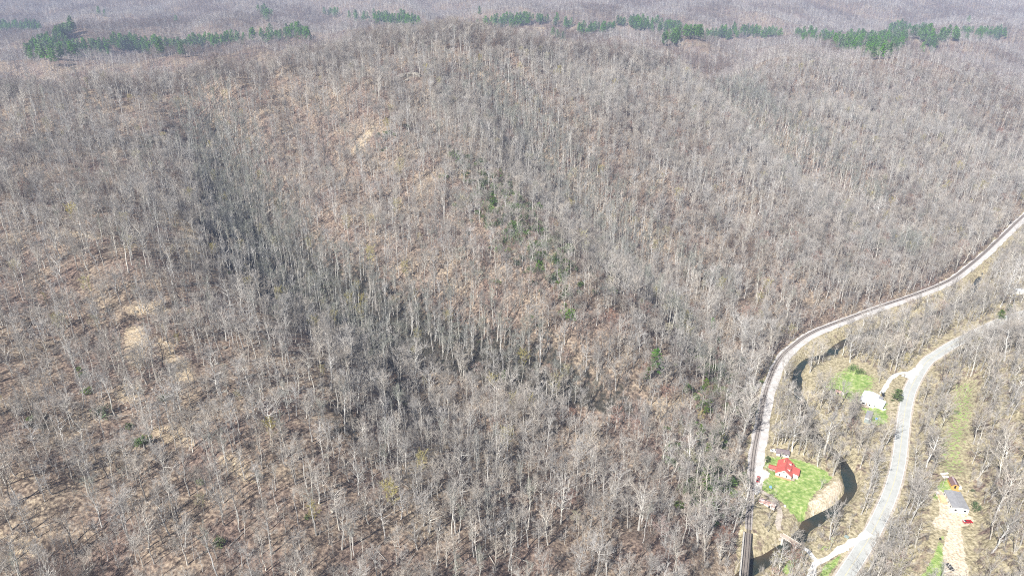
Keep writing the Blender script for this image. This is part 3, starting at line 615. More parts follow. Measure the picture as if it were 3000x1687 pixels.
# ------------------------------------------------------------------ vehicles
def vehicle(name, x, y, z, rz, paint, label, cat, kind='car'):
    z = float(hz(x, y)) + .2
    o = empty(name, x, y, z, rz, label, cat); L = 4.7 if kind == 'car' else 5.6
    b = MB(); h = L / 2
    if kind == 'car': prof = [(-h,.42),(-h,.85),(-h+.25,.98),(-h+1.3,1.05),(h-1.0,1.02),(h-.1,.92),(h,.8),(h,.42),(h-.2,.3),(-h+.2,.3)]
    else: prof = [(-h,.5),(-h,1.02),(-h+.2,1.12),(-h+1.4,1.2),(h-.1,1.18),(h,1.1),(h,.5),(h-.2,.4),(-h+.2,.4)]
    k = len(prof); V = [(sx * (.92 if (z_ < 1.0) else .84), y_, z_) for sx in (-1, 1) for y_, z_ in prof]
    b.add(V, [(i, (i+1) % k, k + (i+1) % k, k + i) for i in range(k)] + [tuple(range(k))[::-1], tuple(range(k, 2*k))]); bd = b.build('body', M[paint], o)
    c0, c1 = (-h + 1.2, h - .7) if kind == 'car' else (-h + 1.5, .75)
    zt = 1.02 if kind == 'car' else 1.16; top = 1.45 if kind == 'car' else 1.75
    g = MB(); q0 = c0 + .65; q1 = c1 - .45
    V = [(-.82,c0,zt),(.82,c0,zt),(.82,c1,zt),(-.82,c1,zt),(-.64,q0,top),(.64,q0,top),(.64,q1,top),(-.64,q1,top)]
    g.add(V, [(0,1,5,4),(1,2,6,5),(2,3,7,6),(3,0,4,7),(4,5,6,7)]); g.build('windows', M['glass'], o)
    r = MB(); r.box(0, (q0+q1)/2, top, 1.3, q1-q0, .05); r.build('roof', M[paint], o)
    if kind != 'car':
        t = MB(); t.box(0, (.9 + h)/2 , 1.19, 1.45, h - 1.15, .03); t.build('cargo_bed', M['dark'], o)
    for sx in (-1, 1):
        for y_ in (-h + .95, h - .95):
            t = MB(); t.tube((sx*.72, y_, .35), (sx*.95, y_, .35), .35, k=12); wh = t.build('wheel', M['tyre'], o)
            t = MB(); t.tube((sx*.94, y_, .35), (sx*.97, y_, .35), .19, k=10); t.build('rim', M['chrome'], wh)
        t = MB(); t.box(sx*.62, -h - .01, .66, .38, .06, .16); t.build('headlight', M['chrome'], o)
        t = MB(); t.box(sx*.68, h + .01, .68, .25, .05, .2); t.build('tail_light', M['carred'], o)
        t = MB(); t.box(sx*.98, c0 + .35, zt, .16, .1, .14); t.build('mirror', M[paint], o)
    return o
x, y = hit(2221, 1406)[0]; vehicle('pickup_truck', x, y, ZV + .25, R(155), 'carred', 'dark red pickup parked on white gravel beside the red roofed house', 'pickup', 'truck')
x, y = onz(2835, 1527, -271.2); cr = vehicle('parked_car', x, y, -271.9, R(92), 'carred', 'bright red car parked across the sandy yard below the grey roofed home', 'car')
t = MB(); t.box(0, 2.0, 1.04, 1.2, .6, .03); t.build('trunk_lid', M['carwhite'], cr)
x, y = onz(2783, 1660, -271.2); vehicle('parked_car', x, y, -271.9, R(5), 'carblack', 'black car parked on pale gravel at the corner of a grey roof', 'car')
x, y = onz(2587, 1155, ZV + .8); vehicle('pickup_truck', x, y, ZV + .1, R(-20), 'carblack', 'black pickup with white load parked by the white roofed house', 'pickup', 'truck')
t = MB(); t.box(0, 1.8, 1.25, 1.2, 1.3, .35); t.build('white_chest', M['carwhite'], tag(empty('cargo_load', x, y, ZV + .1, R(-20)), 'white load lying in the bed of the black pickup', 'load'))
x, y = hit(2267, 1325)[0]; vehicle('parked_van', x, y, ZV + .1, R(80), 'carwhite', 'white vehicle parked beside the dark roofed outbuilding', 'van')

# ------------------------------------------------------------------ small things
def thing_box(name, px, py, z, lx, ly, lz, m, label, cat, rz=0, top=.9):
    x, y = onz(px, py, z); z = float(hz(x, y)) + .02; b = MB(); b.box(0, 0, 0, lx, ly, lz * .8, 1); b.box(0, 0, lz * .8, lx * 1.06, ly * 1.06, lz * .2, top)
    return tag(b.build(name, M[m], None, (x, y, z + ZC), rz), label, cat)
thing_box('tarp', 2256, 1428, ZV + .2, 1.7, 2.2, .12, 'blue', 'light blue plastic sheet lying on the lawn near the parked pickup', 'tarp', R(-15))
thing_box('storage_box', 2553, 1253, ZV, 2.4, 1.6, 1.4, 'carwhite', 'white storage box below the narrow trailer', 'storage box', R(20))
thing_box('storage_box', 2567, 1228, ZV, 1.4, 1.4, 1.0, 'blue', 'blue and grey box beside the narrow trailer', 'box', R(30))
thing_box('boat', 2589, 1201, ZV, 1.3, 3.0, .6, 'carwhite', 'small white upturned boat lying on the dry grass near the road', 'boat', R(-60), .5)
thing_box('lumber_pile', 2747, 1448, -272, 1.6, 3.2, .7, 'conc', 'pale scrap pile at the edge of the sandy yard', 'scrap pile', R(-30))
thing_box('junk_pile', 2768, 1386, -273, 5.0, 1.4, .7, 'conc', 'long white scrap pile near the tall utility pole', 'scrap pile', R(10))
thing_box('junk_pile', 2770, 1399, -273, 3.4, 1.4, .6, 'carwhite', 'short white scrap pile at the foot of the tall utility pole', 'scrap pile', R(-5))
thing_box('water_tank', 2810, 1430, -272, 1.6, 1.6, 1.6, 'carwhite', 'white tank beside the orange fronted shed', 'tank')
thing_box('grill', 2773, 1462, -272, 1.0, .9, 1.1, 'dark', 'small black grill on the tan wooden deck side', 'grill', R(30))
thing_box('trash_bin', 2754, 1580, -272, .8, .8, 1.1, 'dark', 'black bin standing on the grass by the sandy drive', 'bin')
thing_box('dumpster', 2480, 1574, ZV, 1.6, 2.2, .8, 'tarp', 'grey green box beside the gravel lane near the main road', 'container', R(40))
thing_box('white_drum', 2299, 1483, ZV, 1.0, 1.0, 1.0, 'carwhite', 'small white drum on the lawn beside the gravel lane', 'drum')
thing_box('mailbox_board', 2481, 1612, ZV, 1.4, .6, 1.0, 'carwhite', 'small white board between the gravel lane and the main road', 'board', R(-30))
def utility_pole(px, py, z, h, label, rz=.3, arm=True):
    x, y = hit(px, py)[0]; z = float(hz(x, y)); o = empty('utility_pole', x, y, z, rz, label, 'utility pole')
    b = MB(); b.tube((0, 0, -.3), (0, 0, h), .17, .12, 8); b.build('pole', M['pole'], o)
    if arm:
        b = MB(); b.box(0, 0, h - .9, 2.4, .14, .14); a = b.build('crossarm', M['pole'], o)
        b = MB(); [b.tube((q, 0, h - .76), (q, 0, h - .52), .07, k=6) for q in (-1.05, 0, 1.05)]; b.build('insulator', M['carwhite'], a)
    b = MB(); b.tube((.32, 0, h - 2.6), (.32, 0, h - 1.7), .22, k=8); b.build('transformer', M['conc'], o)
    return o
utility_pole(2239, 1365, ZV, 6, 'pale wooden utility pole beside the walkway of the red roofed house')
utility_pole(2286, 1347, ZV, 6.5, 'pale wooden utility pole behind the far gable of the red roof')
utility_pole(2761, 1424, -272, 9, 'tall utility pole beside the orange fronted shed')
utility_pole(2832, 1450, -272, 5.5, 'short utility pole behind the grey roofed home', arm=False)
utility_pole(2824, 1163, ZV + 6, 9, 'utility pole standing in the green clearing above the yard')
# round light stand beside the red roofed house's gravel yard
# small road bridge of planks
a_ = np.array(onz(2344, 1598, ZV + .2)); b_ = np.array(onz(2290, 1566, ZV + .2)); d_ = b_ - a_; L_ = np.linalg.norm(d_)
br = empty('plank_bridge', *a_, ZV, math.atan2(d_[1], d_[0]), 'narrow grey plank bridge carrying the gravel lane over the creek', 'bridge')
b = MB(); b.box(L_/2, 0, .05, L_, 3.2, .25); b.build('deck', M['deck'], br)
b = MB(); [b.box(L_/2, s, .3, L_, .16, .25) for s in (-1.55, 1.55)]; b.build('kerb_rail', M['conc'], br); b = MB(); [b.box(L_/2, s, -.55, L_, .3, .55) for s in (-1.1, 1.1)]; b.build('girder', M['steel'], br)
b = MB(); [b.box(q, 0, -5, 1, 3.4, 4.6) for q in (1.5,)]; b.build('abutment', M['conc'], br); b = MB(); b.box(L_ - 1.5, 0, -5, 1, 3.4, 4.6); b.build('abutment', M['conc'], br)
# railway bridge at the lower edge
i0 = int(np.argmin(abs(RAIL[:, 1] - 287))); i1 = int(np.argmin(abs(RAIL[:, 1] - 252)))
a_ = RAIL[i0]; b_ = RAIL[i1]; d_ = b_ - a_; L_ = np.linalg.norm(d_)
rb = empty('railway_bridge', *a_, ZR, math.atan2(d_[1], d_[0]), 'dark steel railway bridge with a walkway crossing the creek', 'railway bridge')
b = MB(); b.box(L_/2, 0, -.62, L_, 3.4, .3); b.build('deck', M['tie'], rb)
b = MB(); [b.box(L_/2, s, -2.4, L_, .35, 1.75) for s in (-1.5, 1.5)]; [b.box(L_/2, s, -.3, L_, .25, .7) for s in (-1.75, 1.75)]; b.build('girder', M['steel'], rb)
b = MB(); b.box(L_/2, -2.3, -.1, L_, .8, .1); b.build('walkway', M['conc'], rb)
b = MB(); b.box(L_/2, -2.7, .95, L_, .07, .07); [b.box(.2 + k * (L_ - .4) / 12, -2.7, -.1, .07, .07, 1.05) for k in range(13)]; b.build('railing', M['steel'], rb)
for q in (2, L_ / 2, L_ - 2):
    b = MB(); b.box(q, 0, -9, 1.6, 4.4, 6.6, .85); b.build('pier', M['conc'], rb)

def drape(name, P, m, label, dz=.16, st=.8, seed=5):
    lo, hi = P.min(0) - 1, P.max(0) + 1; a = np.arange(lo[0], hi[0], st); b = np.arange(lo[1], hi[1], st); X, Y = np.meshgrid(a, b)
    ins = psd((X + st / 2).ravel(), (Y + st / 2).ravel(), P).reshape(X.shape) + (fbm((X.ravel()) / 3, Y.ravel() / 3, seed).reshape(X.shape) - .5) * 2.4 < 0
    V = np.column_stack([X.ravel(), Y.ravel(), hz(X.ravel(), Y.ravel()) + dz + ZC]); nx_ = X.shape[1]; F = [(j * nx_ + i, j * nx_ + i + 1, (j + 1) * nx_ + i + 1, (j + 1) * nx_ + i) for j in range(X.shape[0] - 1) for i in range(nx_ - 1) if ins[j, i]]
    struct(name, mesh_from(name, V, np.array(F), [m]), label)
drape('gravel_yard', np.array([onz(a, b, ZV + .4) for a, b in [(2206,1366),(2225,1374),(2252,1388),(2253,1402),(2236,1407),(2230,1425),(2226,1446),(2212,1452),(2203,1440),(2200,1400)]]), M['gravel'], 'white gravel yard beside the red roofed house')
drape('road_mouth', np.array([onz(a, b, ZV + .4) for a, b in [(2640,1100),(2664,1088),(2700,1062),(2704,1078),(2680,1108),(2668,1125),(2664,1112),(2650,1106)]]), M['gravel'], 'pale gravel mouth of the driveway at the road', dz=.22)
M['log'] = mat('fallen_wood', (.34,.30,.26), .95, .8, (.50,.46,.40))
for k in range(90):
    px = rng.uniform(20, 1900); py = rng.uniform(520, 1660); p = hit(px, py)[0]
    if hz(*p) < -278: continue
    L_ = rng.uniform(6, 15); an = rng.uniform(0, 3.14); q = p + np.array([math.cos(an), math.sin(an)]) * L_; b = MB(); zb = hz(*p); ze = hz(*q)
    b.tube((0, 0, .3), (q[0] - p[0], q[1] - p[1], ze - zb + .35), rng.uniform(.2, .32), .09, 7)
    for _ in range(4):
        f = rng.uniform(.5, .95); c = np.array([(q[0] - p[0]) * f, (q[1] - p[1]) * f, (ze - zb) * f + .35]); b.tube(c, c + rng.normal(0, 1.0, 3) + np.array([0, 0, .9]), .07, .02, 4)
    tag(b.build('fallen_log', M['log'], None, (p[0], p[1], zb + ZC)), 'bleached fallen log lying among the trees ' + ('at the left of the slope' if px < 600 else ('on the middle slope' if px < 1250 else 'on the right of the hillside')), 'log', 'fallen logs')

# rocks
def rock(name, x, y, z, s, label, seed, flat=.6, rz=None, group=None):
    r_ = np.random.default_rng(seed); V = []; F = []; nu, nv = 9, 6
    for j in range(nv + 1):
        ph = math.pi * j / nv
        for i in range(nu):
            th = 2 * math.pi * i / nu; q = 1 + (r_.random() - .5) * .45
            e = .6; cx_ = math.copysign(abs(math.cos(th)) ** e, math.cos(th)); sx_ = math.copysign(abs(math.sin(th)) ** e, math.sin(th))
            V.append((cx_ * math.sin(ph) ** .6 * q * s[0], sx_ * math.sin(ph) ** .6 * q * s[1], math.copysign(abs(math.cos(ph)) ** .6, math.cos(ph)) * s[2]))
    for j in range(nv):
        for i in range(nu): F.append((j*nu+i, (j+1)*nu+i, (j+1)*nu+(i+1) % nu, j*nu+(i+1) % nu))
    me_ = mesh_from(name, V, F, [M['rock']])
    return tag(link(name, me_, None, (x, y, z + ZC), r_.random() * 6 if rz is None else rz), label, 'rock', group)
for k, (px, py, s) in enumerate([(a_, b_, (c_[0] * .75, c_[1] * .7, c_[2] * .6)) for a_, b_, c_ in [(1165,232,(7,5,5)),(1182,226,(6,4,5)),(1200,222,(8,5,6)),(1217,222,(7,5,6)),(1180,240,(5,4,3)),(1228,226,(4,4,5)),(1195,236,(4,3,3))]]):
    p = hit(px, py)[0]; rock('boulder', p[0], p[1], hz(*p) + s[2] * .3, s, ['long leftmost boulder of the rock outcrop near the ridge top','blocky second boulder of the ridge top outcrop','largest middle boulder topping the ridge outcrop','tall boulder right of the largest in the outcrop','low boulder below the left end of the outcrop','small rightmost boulder of the ridge top outcrop','smallest boulder below the middle of the outcrop'][k], 40 + k, group='outcrop boulders near the ridge top')
rk = 0; RG = [((600,950,1010,1210),70,'in the stony patch right of the sandy slide'),((1350,500,1650,900),18,'among the green thicket on the middle spur'),((280,880,560,1200),22,'around the sandy slide'),((560,820,760,900),12,'above the stony patch'),((900,1300,1500,1500),14,'low on the middle slope'),((20,600,300,720),10,'by the trail at the left edge')]
for (x0, y0, x1, y1), n_, wh_ in RG:
    for _ in range(n_):
        px = rng.uniform(x0, x1); py = rng.uniform(y0, y1); p = hit(px, py)[0]; s = rng.uniform(.4, 1.25)
        rock('stone', p[0], p[1], hz(*p) + s * .2, (s * 1.3, s, s * .7), 'pale weathered stone lying in leaf litter ' + wh_, 100 + rk, group='pale stones ' + wh_); rk += 1

# ------------------------------------------------------------------ tree meshes
class TB:
    """collects tapered limbs and thin twig slivers quickly"""
    def __init__(s): s.V = []; s.F = []; s.n = 0
    def tube(s, P, Rr, k=4):
        P = np.asarray(P, float); n = len(P); d = np.gradient(P, axis=0); d /= np.linalg.norm(d, axis=1)[:, None] + 1e-9
        ref = np.array([.3, .9, .2]); a = np.cross(d, ref); a /= np.linalg.norm(a, axis=1)[:, None] + 1e-9; b = np.cross(d, a)
        th = np.arange(k) * 2 * math.pi / k
        V = P[:, None] + (a[:, None] * np.cos(th)[None, :, None] + b[:, None] * np.sin(th)[None, :, None]) * np.asarray(Rr)[:, None, None]
        i = np.arange(n - 1)[:, None] * k; j = np.arange(k)[None]; j2 = (j + 1) % k
        A_ = (i + j).ravel(); B_ = (i + j2).ravel(); C_ = (i + k + j2).ravel(); D_ = (i + k + j).ravel()
        s.V.append(V.reshape(-1, 3)); s.F.append(np.concatenate([np.stack([A_, B_, C_], 1), np.stack([A_, C_, D_], 1)]) + s.n); s.n += n * k
    def slivers(s, O, Dr, L, W, g):
        n = len(O); Dr = Dr / (np.linalg.norm(Dr, axis=1)[:, None] + 1e-9); r = g.normal(size=(n, 3)); sd_ = np.cross(Dr, r); sd_ /= np.linalg.norm(sd_, axis=1)[:, None] + 1e-9
        w2 = (W / 2)[:, None]
        V = np.stack([O - sd_ * w2, O + sd_ * w2, O + Dr * L[:, None]], 1).reshape(-1, 3)
        s.V.append(V); s.F.append(np.arange(n * 3).reshape(-1, 3) + s.n); s.n += n * 3
    def quads(s, O, S_, g, flat=.5):
        n = len(O); a = g.normal(size=(n, 3)); a[:, 2] *= flat; a /= np.linalg.norm(a, axis=1)[:, None]; r = g.normal(size=(n, 3)); b = np.cross(a, r); b /= np.linalg.norm(b, axis=1)[:, None]
        V = np.stack([O + a * S_[:, None], O + b * S_[:, None] * .6, O - a * S_[:, None] * .7], 1).reshape(-1, 3)
        s.V.append(V); s.F.append(np.arange(n * 3).reshape(-1, 3) + s.n); s.n += n * 3
    def data(s):
        return np.concatenate(s.V), np.concatenate(s.F)

def bare_tree(seed, H=21, spread=5.5, cb=.4, r0=.26, nl=17, ns=6, nt=9, tw=.055, up=.55, kl=3, fork=False, wob=.5):
    g = np.random.default_rng(seed); T = TB(); C_ = TB()
    m = 8; z = np.linspace(0, H * .93, m); bx = np.cumsum(g.normal(0, wob * H / 50, m)); by = np.cumsum(g.normal(0, wob * H / 50, m)); bx -= bx[0]; by -= by[0]
    P = np.stack([bx, by, z], 1); rad = r0 * 1.12 * (1 - z / H) ** .8 + .04; rad[0] *= 1.25
    T.tube(P, rad, 5)
    tO = []; tD = []; tL = []
    stems = []
    for i in range(nl):
        f = cb + (.96 - cb) * ((i + g.random()) / nl) ** .9; zz = f * H * .93; o = np.array([np.interp(zz, z, bx), np.interp(zz, z, by), zz])
        az = i * 2.4 + g.normal(0, .4); sh_ = math.sin(math.pi * min(1, .22 + .85 * (1 - (f - cb) / (1 - cb)))) ** .7
        L = spread * (.45 + .75 * sh_) * g.uniform(.7, 1.2); el = up + .35 * (f - cb) / (1 - cb) + g.normal(0, .15)
        if fork and i < 3: L *= 1.5; el = .95
        d = np.array([math.cos(az) * math.cos(el), math.sin(az) * math.cos(el), math.sin(el)])
        q = [o]; dd = d.copy()
        for k in range(3):
            dd = dd + g.normal(0, .16, 3) + np.array([0, 0, .10]); dd /= np.linalg.norm(dd); q.append(q[-1] + dd * L / 3)
        q = np.array(q); rl = np.interp(zz, z, rad) * .62; T.tube(q, [rl, rl * .72, rl * .45, .02], kl)
        stems.append((q, L, rl))
    q = P[-3:]; stems.append((np.vstack([q, q[-1:] + [[0, 0, H * .07]]]), H * .25, .06))
    for q, L, rl in stems:
        for j in range(ns):
            t = g.uniform(.3, 1) * 2.99; k = int(t); o = q[k] * (1 - (t - k)) + q[k + 1] * (t - k)
            dd = (q[min(k + 1, 3)] - q[k]); dd = dd / (np.linalg.norm(dd) + 1e-9) + g.normal(0, .55, 3) + np.array([0, 0, .15]); dd /= np.linalg.norm(dd); l2 = L * g.uniform(.28, .5)
            e = o + dd * l2; mid = (o + e) / 2 + g.normal(0, .07 * l2, 3); C_.tube([o, mid, e], [max(.035, rl * .35), .03, .015], 3)
            for _ in range(nt):
                s_ = g.uniform(.25, 1); tO.append(o + (e - o) * s_); d3 = dd * .8 + g.normal(0, .6, 3) + np.array([0, 0, .25]); tD.append(d3); tL.append(l2 * g.uniform(.35, .8))
    tO = np.array(tO); tL = np.array(tL); C_.slivers(tO, np.array(tD), tL, np.full(len(tO), tw) * g.uniform(.7, 1.4, len(tO)), g)
    a_, b_ = T.data(), C_.data(); a_[0][:, :] *= 1.2; b_[0][:, :] *= 1.2; return a_, b_
def brush(seed, H=5, n=8, nt=26, tw=.05, w_=1.6):
    g = np.random.default_rng(seed); C_ = TB()
    for i in range(n):
        a = g.uniform(0, 6.28); o = np.array([math.cos(a), math.sin(a), 0]) * g.uniform(0, w_ * .6); d = np.array([math.cos(a) * .25, math.sin(a) * .25, 1]) + g.normal(0, .1, 3); L = H * g.uniform(.6, 1)
        e = o + d * L; C_.tube([o, (o + e) / 2 + g.normal(0, .15, 3), e], [.05, .035, .012], 3)
        s_ = g.uniform(.3, 1, nt); O = o + (e - o) * s_[:, None]; D_ = g.normal(0, .7, (nt, 3)) + np.array([0, 0, .6]); C_.slivers(O, D_, g.uniform(.5, 1.5, nt) * H / 5, np.full(nt, tw), g)
    return C_.data()
def pine(seed, H=24, w_=5.6, cb=.25, nb=36, nq=52, size=.85):
    g = np.random.default_rng(seed); T = TB(); C_ = TB()
    T.tube([[0, 0, 0], [.1, 0, H * .5], [0, .1, H * .97]], [.28, .18, .03], 5)
    for i in range(nb):
        f = cb + (1 - cb) * (i + g.random() * .6) / nb; zz = f * H; L = w_ * (1.05 - ((f - cb) / (1 - cb))) ** .6 * g.uniform(.6, 1.15) + .3; az = i * 2.4 + g.normal(0, .4)
        d = np.array([math.cos(az), math.sin(az), .12 + .3 * f]); e = d * L + np.array([0, 0, zz]); T.tube([[0, 0, zz], e], [.06, .02], 3)
        t = g.uniform(.25, 1.05, nq) ** .7; O = np.array([0, 0, zz]) + d * L * t[:, None] + g.normal(0, .42, (nq, 3)) * np.array([1, 1, .45]) * (.5 + L / 6)
        C_.quads(O, g.uniform(.6, 1.25, nq) * size, g, .35)
    return T.data(), C_.data()
def bush(seed, H=3, w_=2.2, n=260, size=.35):
    g = np.random.default_rng(seed); C_ = TB(); k = 7; cs = g.normal(0, w_ * .38, (k, 3)); cs[:, 2] = g.uniform(.35, .8, k) * H
    T = TB()
    for c in cs: T.tube([[0, 0, 0], c], [.05, .02], 3)
    ii_ = g.integers(0, k, n); v = g.normal(size=(n, 3)); v /= np.linalg.norm(v, axis=1)[:, None]; O = cs[ii_] + v * (g.uniform(.35, 1, n) ** .5)[:, None] * np.array([w_ * .42, w_ * .42, H * .3]); O[:, 2] = np.abs(O[:, 2])
    C_.quads(O, g.uniform(.6, 1.3, n) * size, g, .8)
    return T.data(), C_.data()

M['bark'] = mat('grey_bark', (.34,.32,.29), .95, .5, (.52,.50,.46), obj_rand=.3); M['bark_pale'] = mat('pale_bark', (.48,.46,.42), .9, .35, (.72,.70,.65), obj_rand=.2)
M['bark_dark'] = mat('dark_bark', (.11,.09,.075), .95, .6, (.19,.165,.14), obj_rand=.3)
M['twig'] = mat('grey_twigs', (.39,.36,.325), .95, obj_rand=.3); M['twig_pale'] = mat('pale_twigs', (.50,.465,.42), .95, obj_rand=.2); M['twig_brown'] = mat('brown_twigs', (.21,.165,.14), .95, obj_rand=.3)
M['twig_olive'] = mat('lichened_shade_twigs', (.265,.27,.235), .95, obj_rand=.3); M['twig_mauve'] = mat('mauve_twigs', (.335,.30,.285), .95, obj_rand=.3)  # olive: lichen colour with the hollow's shade darkened in
M['twig_bud'] = mat('yellow_green_buds', (.42,.38,.20), .95, obj_rand=.2); M['twig_red'] = mat('reddish_buds', (.34,.22,.18), .95, obj_rand=.2)
M['needle'] = mat('pine_needles', (.07,.17,.035), .8, .25, (.17,.32,.07), obj_rand=.3); M['cedar'] = mat('cedar_needles', (.06,.10,.028), .8, .6, (.14,.19,.065), obj_rand=.1)
M['dark_leaf'] = mat('dark_leaves', (.03,.045,.02), .7, .6, (.065,.085,.035), obj_rand=.35); M['laurel'] = mat('glossy_leaves', (.06,.115,.03), .6, .6, (.15,.23,.07), obj_rand=.35, spec=.4); M['privet'] = mat('bright_leaves', (.08,.125,.04), .6, .6, (.17,.22,.085), obj_rand=.3)

def split_tree(name, TD, CD, bark, leaf):
    a = mesh_from(name + '_trunk', TD[0], TD[1], [M[bark]]); c = mesh_from(name + '_crown', CD[0], CD[1], [M[leaf]])
    V = np.concatenate([TD[0], CD[0]]); F = np.concatenate([TD[1], CD[1] + len(TD[0])])
    j = mesh_from(name, V, F, [M[bark], M[leaf]], np.concatenate([np.zeros(len(TD[1])), np.ones(len(CD[1]))]))
    return a, c, j
VAR = {}
def add_var(key, D2, bark, leaf): VAR[key] = split_tree(key, D2[0], D2[1], bark, leaf)
# near trees
add_var('oak0', bare_tree(1, 20, 5.6, .36, .27), 'bark', 'twig'); add_var('oak1', bare_tree(2, 22, 5.2, .42, .26, fork=True), 'bark', 'twig'); add_var('oak2', bare_tree(3, 18, 4.8, .35, .22), 'bark', 'twig')
add_var('oak3', bare_tree(12, 17, 6.2, .30, .27, fork=True, wob=.9), 'bark_pale', 'twig'); add_var('dark0', bare_tree(4, 18, 5.6, .38, .30, nt=6, wob=.8), 'bark_dark', 'twig_brown'); add_var('dark1', bare_tree(14, 15, 4.4, .4, .24, nt=5, wob=.8), 'bark_dark', 'twig')
add_var('poplar0', bare_tree(5, 27, 3.4, .55, .24, nl=14, up=.8), 'bark_pale', 'twig_pale'); add_var('poplar1', bare_tree(6, 25, 3.0, .6, .21, nl=12, up=.85), 'bark_pale', 'twig'); add_var('poplar2', bare_tree(16, 24, 4.2, .45, .24, nl=15, up=.7), 'bark_pale', 'twig_pale')
add_var('sycamore0', bare_tree(7, 24, 7.0, .28, .36, nl=18, fork=True, wob=.9, tw=.06, nt=12), 'bark_pale', 'twig_pale'); add_var('sycamore1', bare_tree(8, 22, 6.5, .22, .34, nl=16, fork=True, wob=1.0), 'bark_pale', 'twig')
add_var('hollow0', bare_tree(25, 25, 4.2, .5, .22, nl=15, up=.7), 'bark', 'twig_olive'); add_var('hollow1', bare_tree(26, 21, 4.6, .4, .22), 'bark', 'twig_olive'); add_var('hollow2', bare_tree(27, 26, 3.6, .55, .24, nl=14, up=.8), 'bark_pale', 'twig_olive')
add_var('budding', bare_tree(9, 17, 3.8, .35, .18, nt=12, tw=.08), 'bark', 'twig_bud'); add_var('maple', bare_tree(10, 14, 4.2, .32, .18, nt=10), 'bark', 'twig_red'); add_var('sapling', bare_tree(11, 11, 2.4, .3, .10, nl=10, ns=4, nt=6, tw=.05), 'bark', 'twig')
add_var('snag', bare_tree(18, 19, 3.5, .45, .30, nl=7, ns=2, nt=1, wob=1.1), 'bark_dark', 'twig_brown'); add_var('pale_snag', bare_tree(19, 20, 6, .3, .36, nl=11, ns=3, nt=2, wob=1.3, fork=True), 'bark_pale', 'twig_pale')
# far trees: fewer, wider twigs
for k, (b_, t_) in enumerate([('bark', 'twig_mauve'), ('bark', 'twig'), ('bark_pale', 'twig_mauve'), ('bark_dark', 'twig_brown')]):
    add_var('far%d' % k, bare_tree(30 + k, 20 + k, 4.8, .4, .24, nl=11, ns=4, nt=8, tw=.17), b_, t_)
add_var('pine0', pine(50), 'bark_dark', 'needle'); add_var('pine1', pine(51, 26, 6.0, .32), 'bark_dark', 'needle'); add_var('pine2', pine(52, 21, 5.2, .16), 'bark_dark', 'needle')
add_var('cedar', pine(53, 8.5, 3.8, .04, 34, 60, .42), 'bark_dark', 'cedar'); add_var('hemlock', pine(54, 15, 3.4, .1, 30, 30, .5), 'bark_dark', 'cedar')
add_var('laurel0', bush(60), 'bark_dark', 'laurel'); add_var('laurel1', bush(61, 4.5, 3, 340, .4), 'bark_dark', 'laurel'); add_var('darkbush', bush(63, 2.6, 2.6, 150, .30), 'bark_dark', 'dark_leaf'); add_var('privet0', bush(62, 2.2, 2.2, 220, .32), 'bark_dark', 'privet')
for k, t_ in enumerate(['twig', 'twig_brown', 'twig', 'twig_pale']):
    d_ = brush(70 + k, [4.5, 3.5, 6.5, 5][k], tw=.055); VAR['brush%d' % k] = (None, None, mesh_from('brush', d_[0], d_[1], [M[t_]]))
d_ = brush(80, 5, 7, 14, .13, 2.5); VAR['farbrush'] = (None, None, mesh_from('brush', d_[0], d_[1], [M['twig_brown']]))
HT = {'oak0':20,'oak1':22,'oak2':18,'oak3':17,'dark0':18,'dark1':15,'poplar0':27,'poplar1':25,'poplar2':24,'sycamore0':24,'sycamore1':22,'budding':17,'maple':14,'sapling':11,'hollow0':25,'hollow1':21,'hollow2':26,'snag':19,'pale_snag':20}

# ------------------------------------------------------------------ where trees stand
def visible(x, y, top=16, m=1.12):
    z = hz(x, y); px, py, d = proj(x, y, z); px2, py2, d2 = proj(x, y, z + top)
    ok = (abs(px - 1500) < 1500 * m) & (py2 < 1687 + 60) & (py > -60 - top) & (d > 100)
    # line of sight from the camera to the tree top
    bl = np.zeros(len(x), bool)
    for f in np.linspace(.12, .97, 40):
        bl |= hz(x * f, y * f) > (z + top) * f + 4
    return ok & ~bl
clear_polys = [poly(p) for p in (LAWN, BAR, PARK, MEAD, CLEAR2, CORR2, YARDP, [(2590,1180),(2660,1110),(2640,1250),(2560,1250)], [(2395,1640),(2470,1610),(2440,1690),(2390,1690)], [(2270,1325),(2330,1325),(2330,1345),(2270,1345)])]
bcl = [(167.6,338.2,13),(147.5,309.5,6.5),(255.5,415,13),(246,395,8),(246.8,298.4,11),(254.6,314.2,7),(*onz(2291,1330,ZV),6),(*onz(2455,1152,ZV),5),(*onz(2990,858,ZV),9)]
L23 = [L1, L2, L3, L4]
VIEWS = [(*onz(2790,1700,-272),12), (*onz(2850,1700,-272),12), (*onz(2820,1600,-272),9), (*hit(1200,238)[0],13), (*(hit(1200,238)[0] * .982),14), (*onz(2548,1235,ZV),8), (*onz(2548,1262,ZV),6), (*onz(2391,1645,ZV),13), (*onz(2345,1605,ZV),9), (*onz(2385,1690,ZV),10), (*onz(2440,1625,ZV),9), (*onz(2500,1590,ZV),8), (*onz(2285,1500,ZV),7), (*onz(2225,1425,ZV),9), (*onz(2225,1480,ZV),6), (*onz(2600,1210,ZV),7),(*onz(2345,1095,ZV),13), (*onz(2860,840,ZV),16), (*onz(2440,1050,ZV),10), (*onz(2330,1350,ZV),8), (*onz(2495,1420,ZV),9), (*onz(2450,1490,ZV),11), (*onz(2375,1545,ZV),9), (*onz(2450,1335,ZV),7), (*onz(2210,1640,ZV),9), (*onz(2225,1580,ZV),8)]
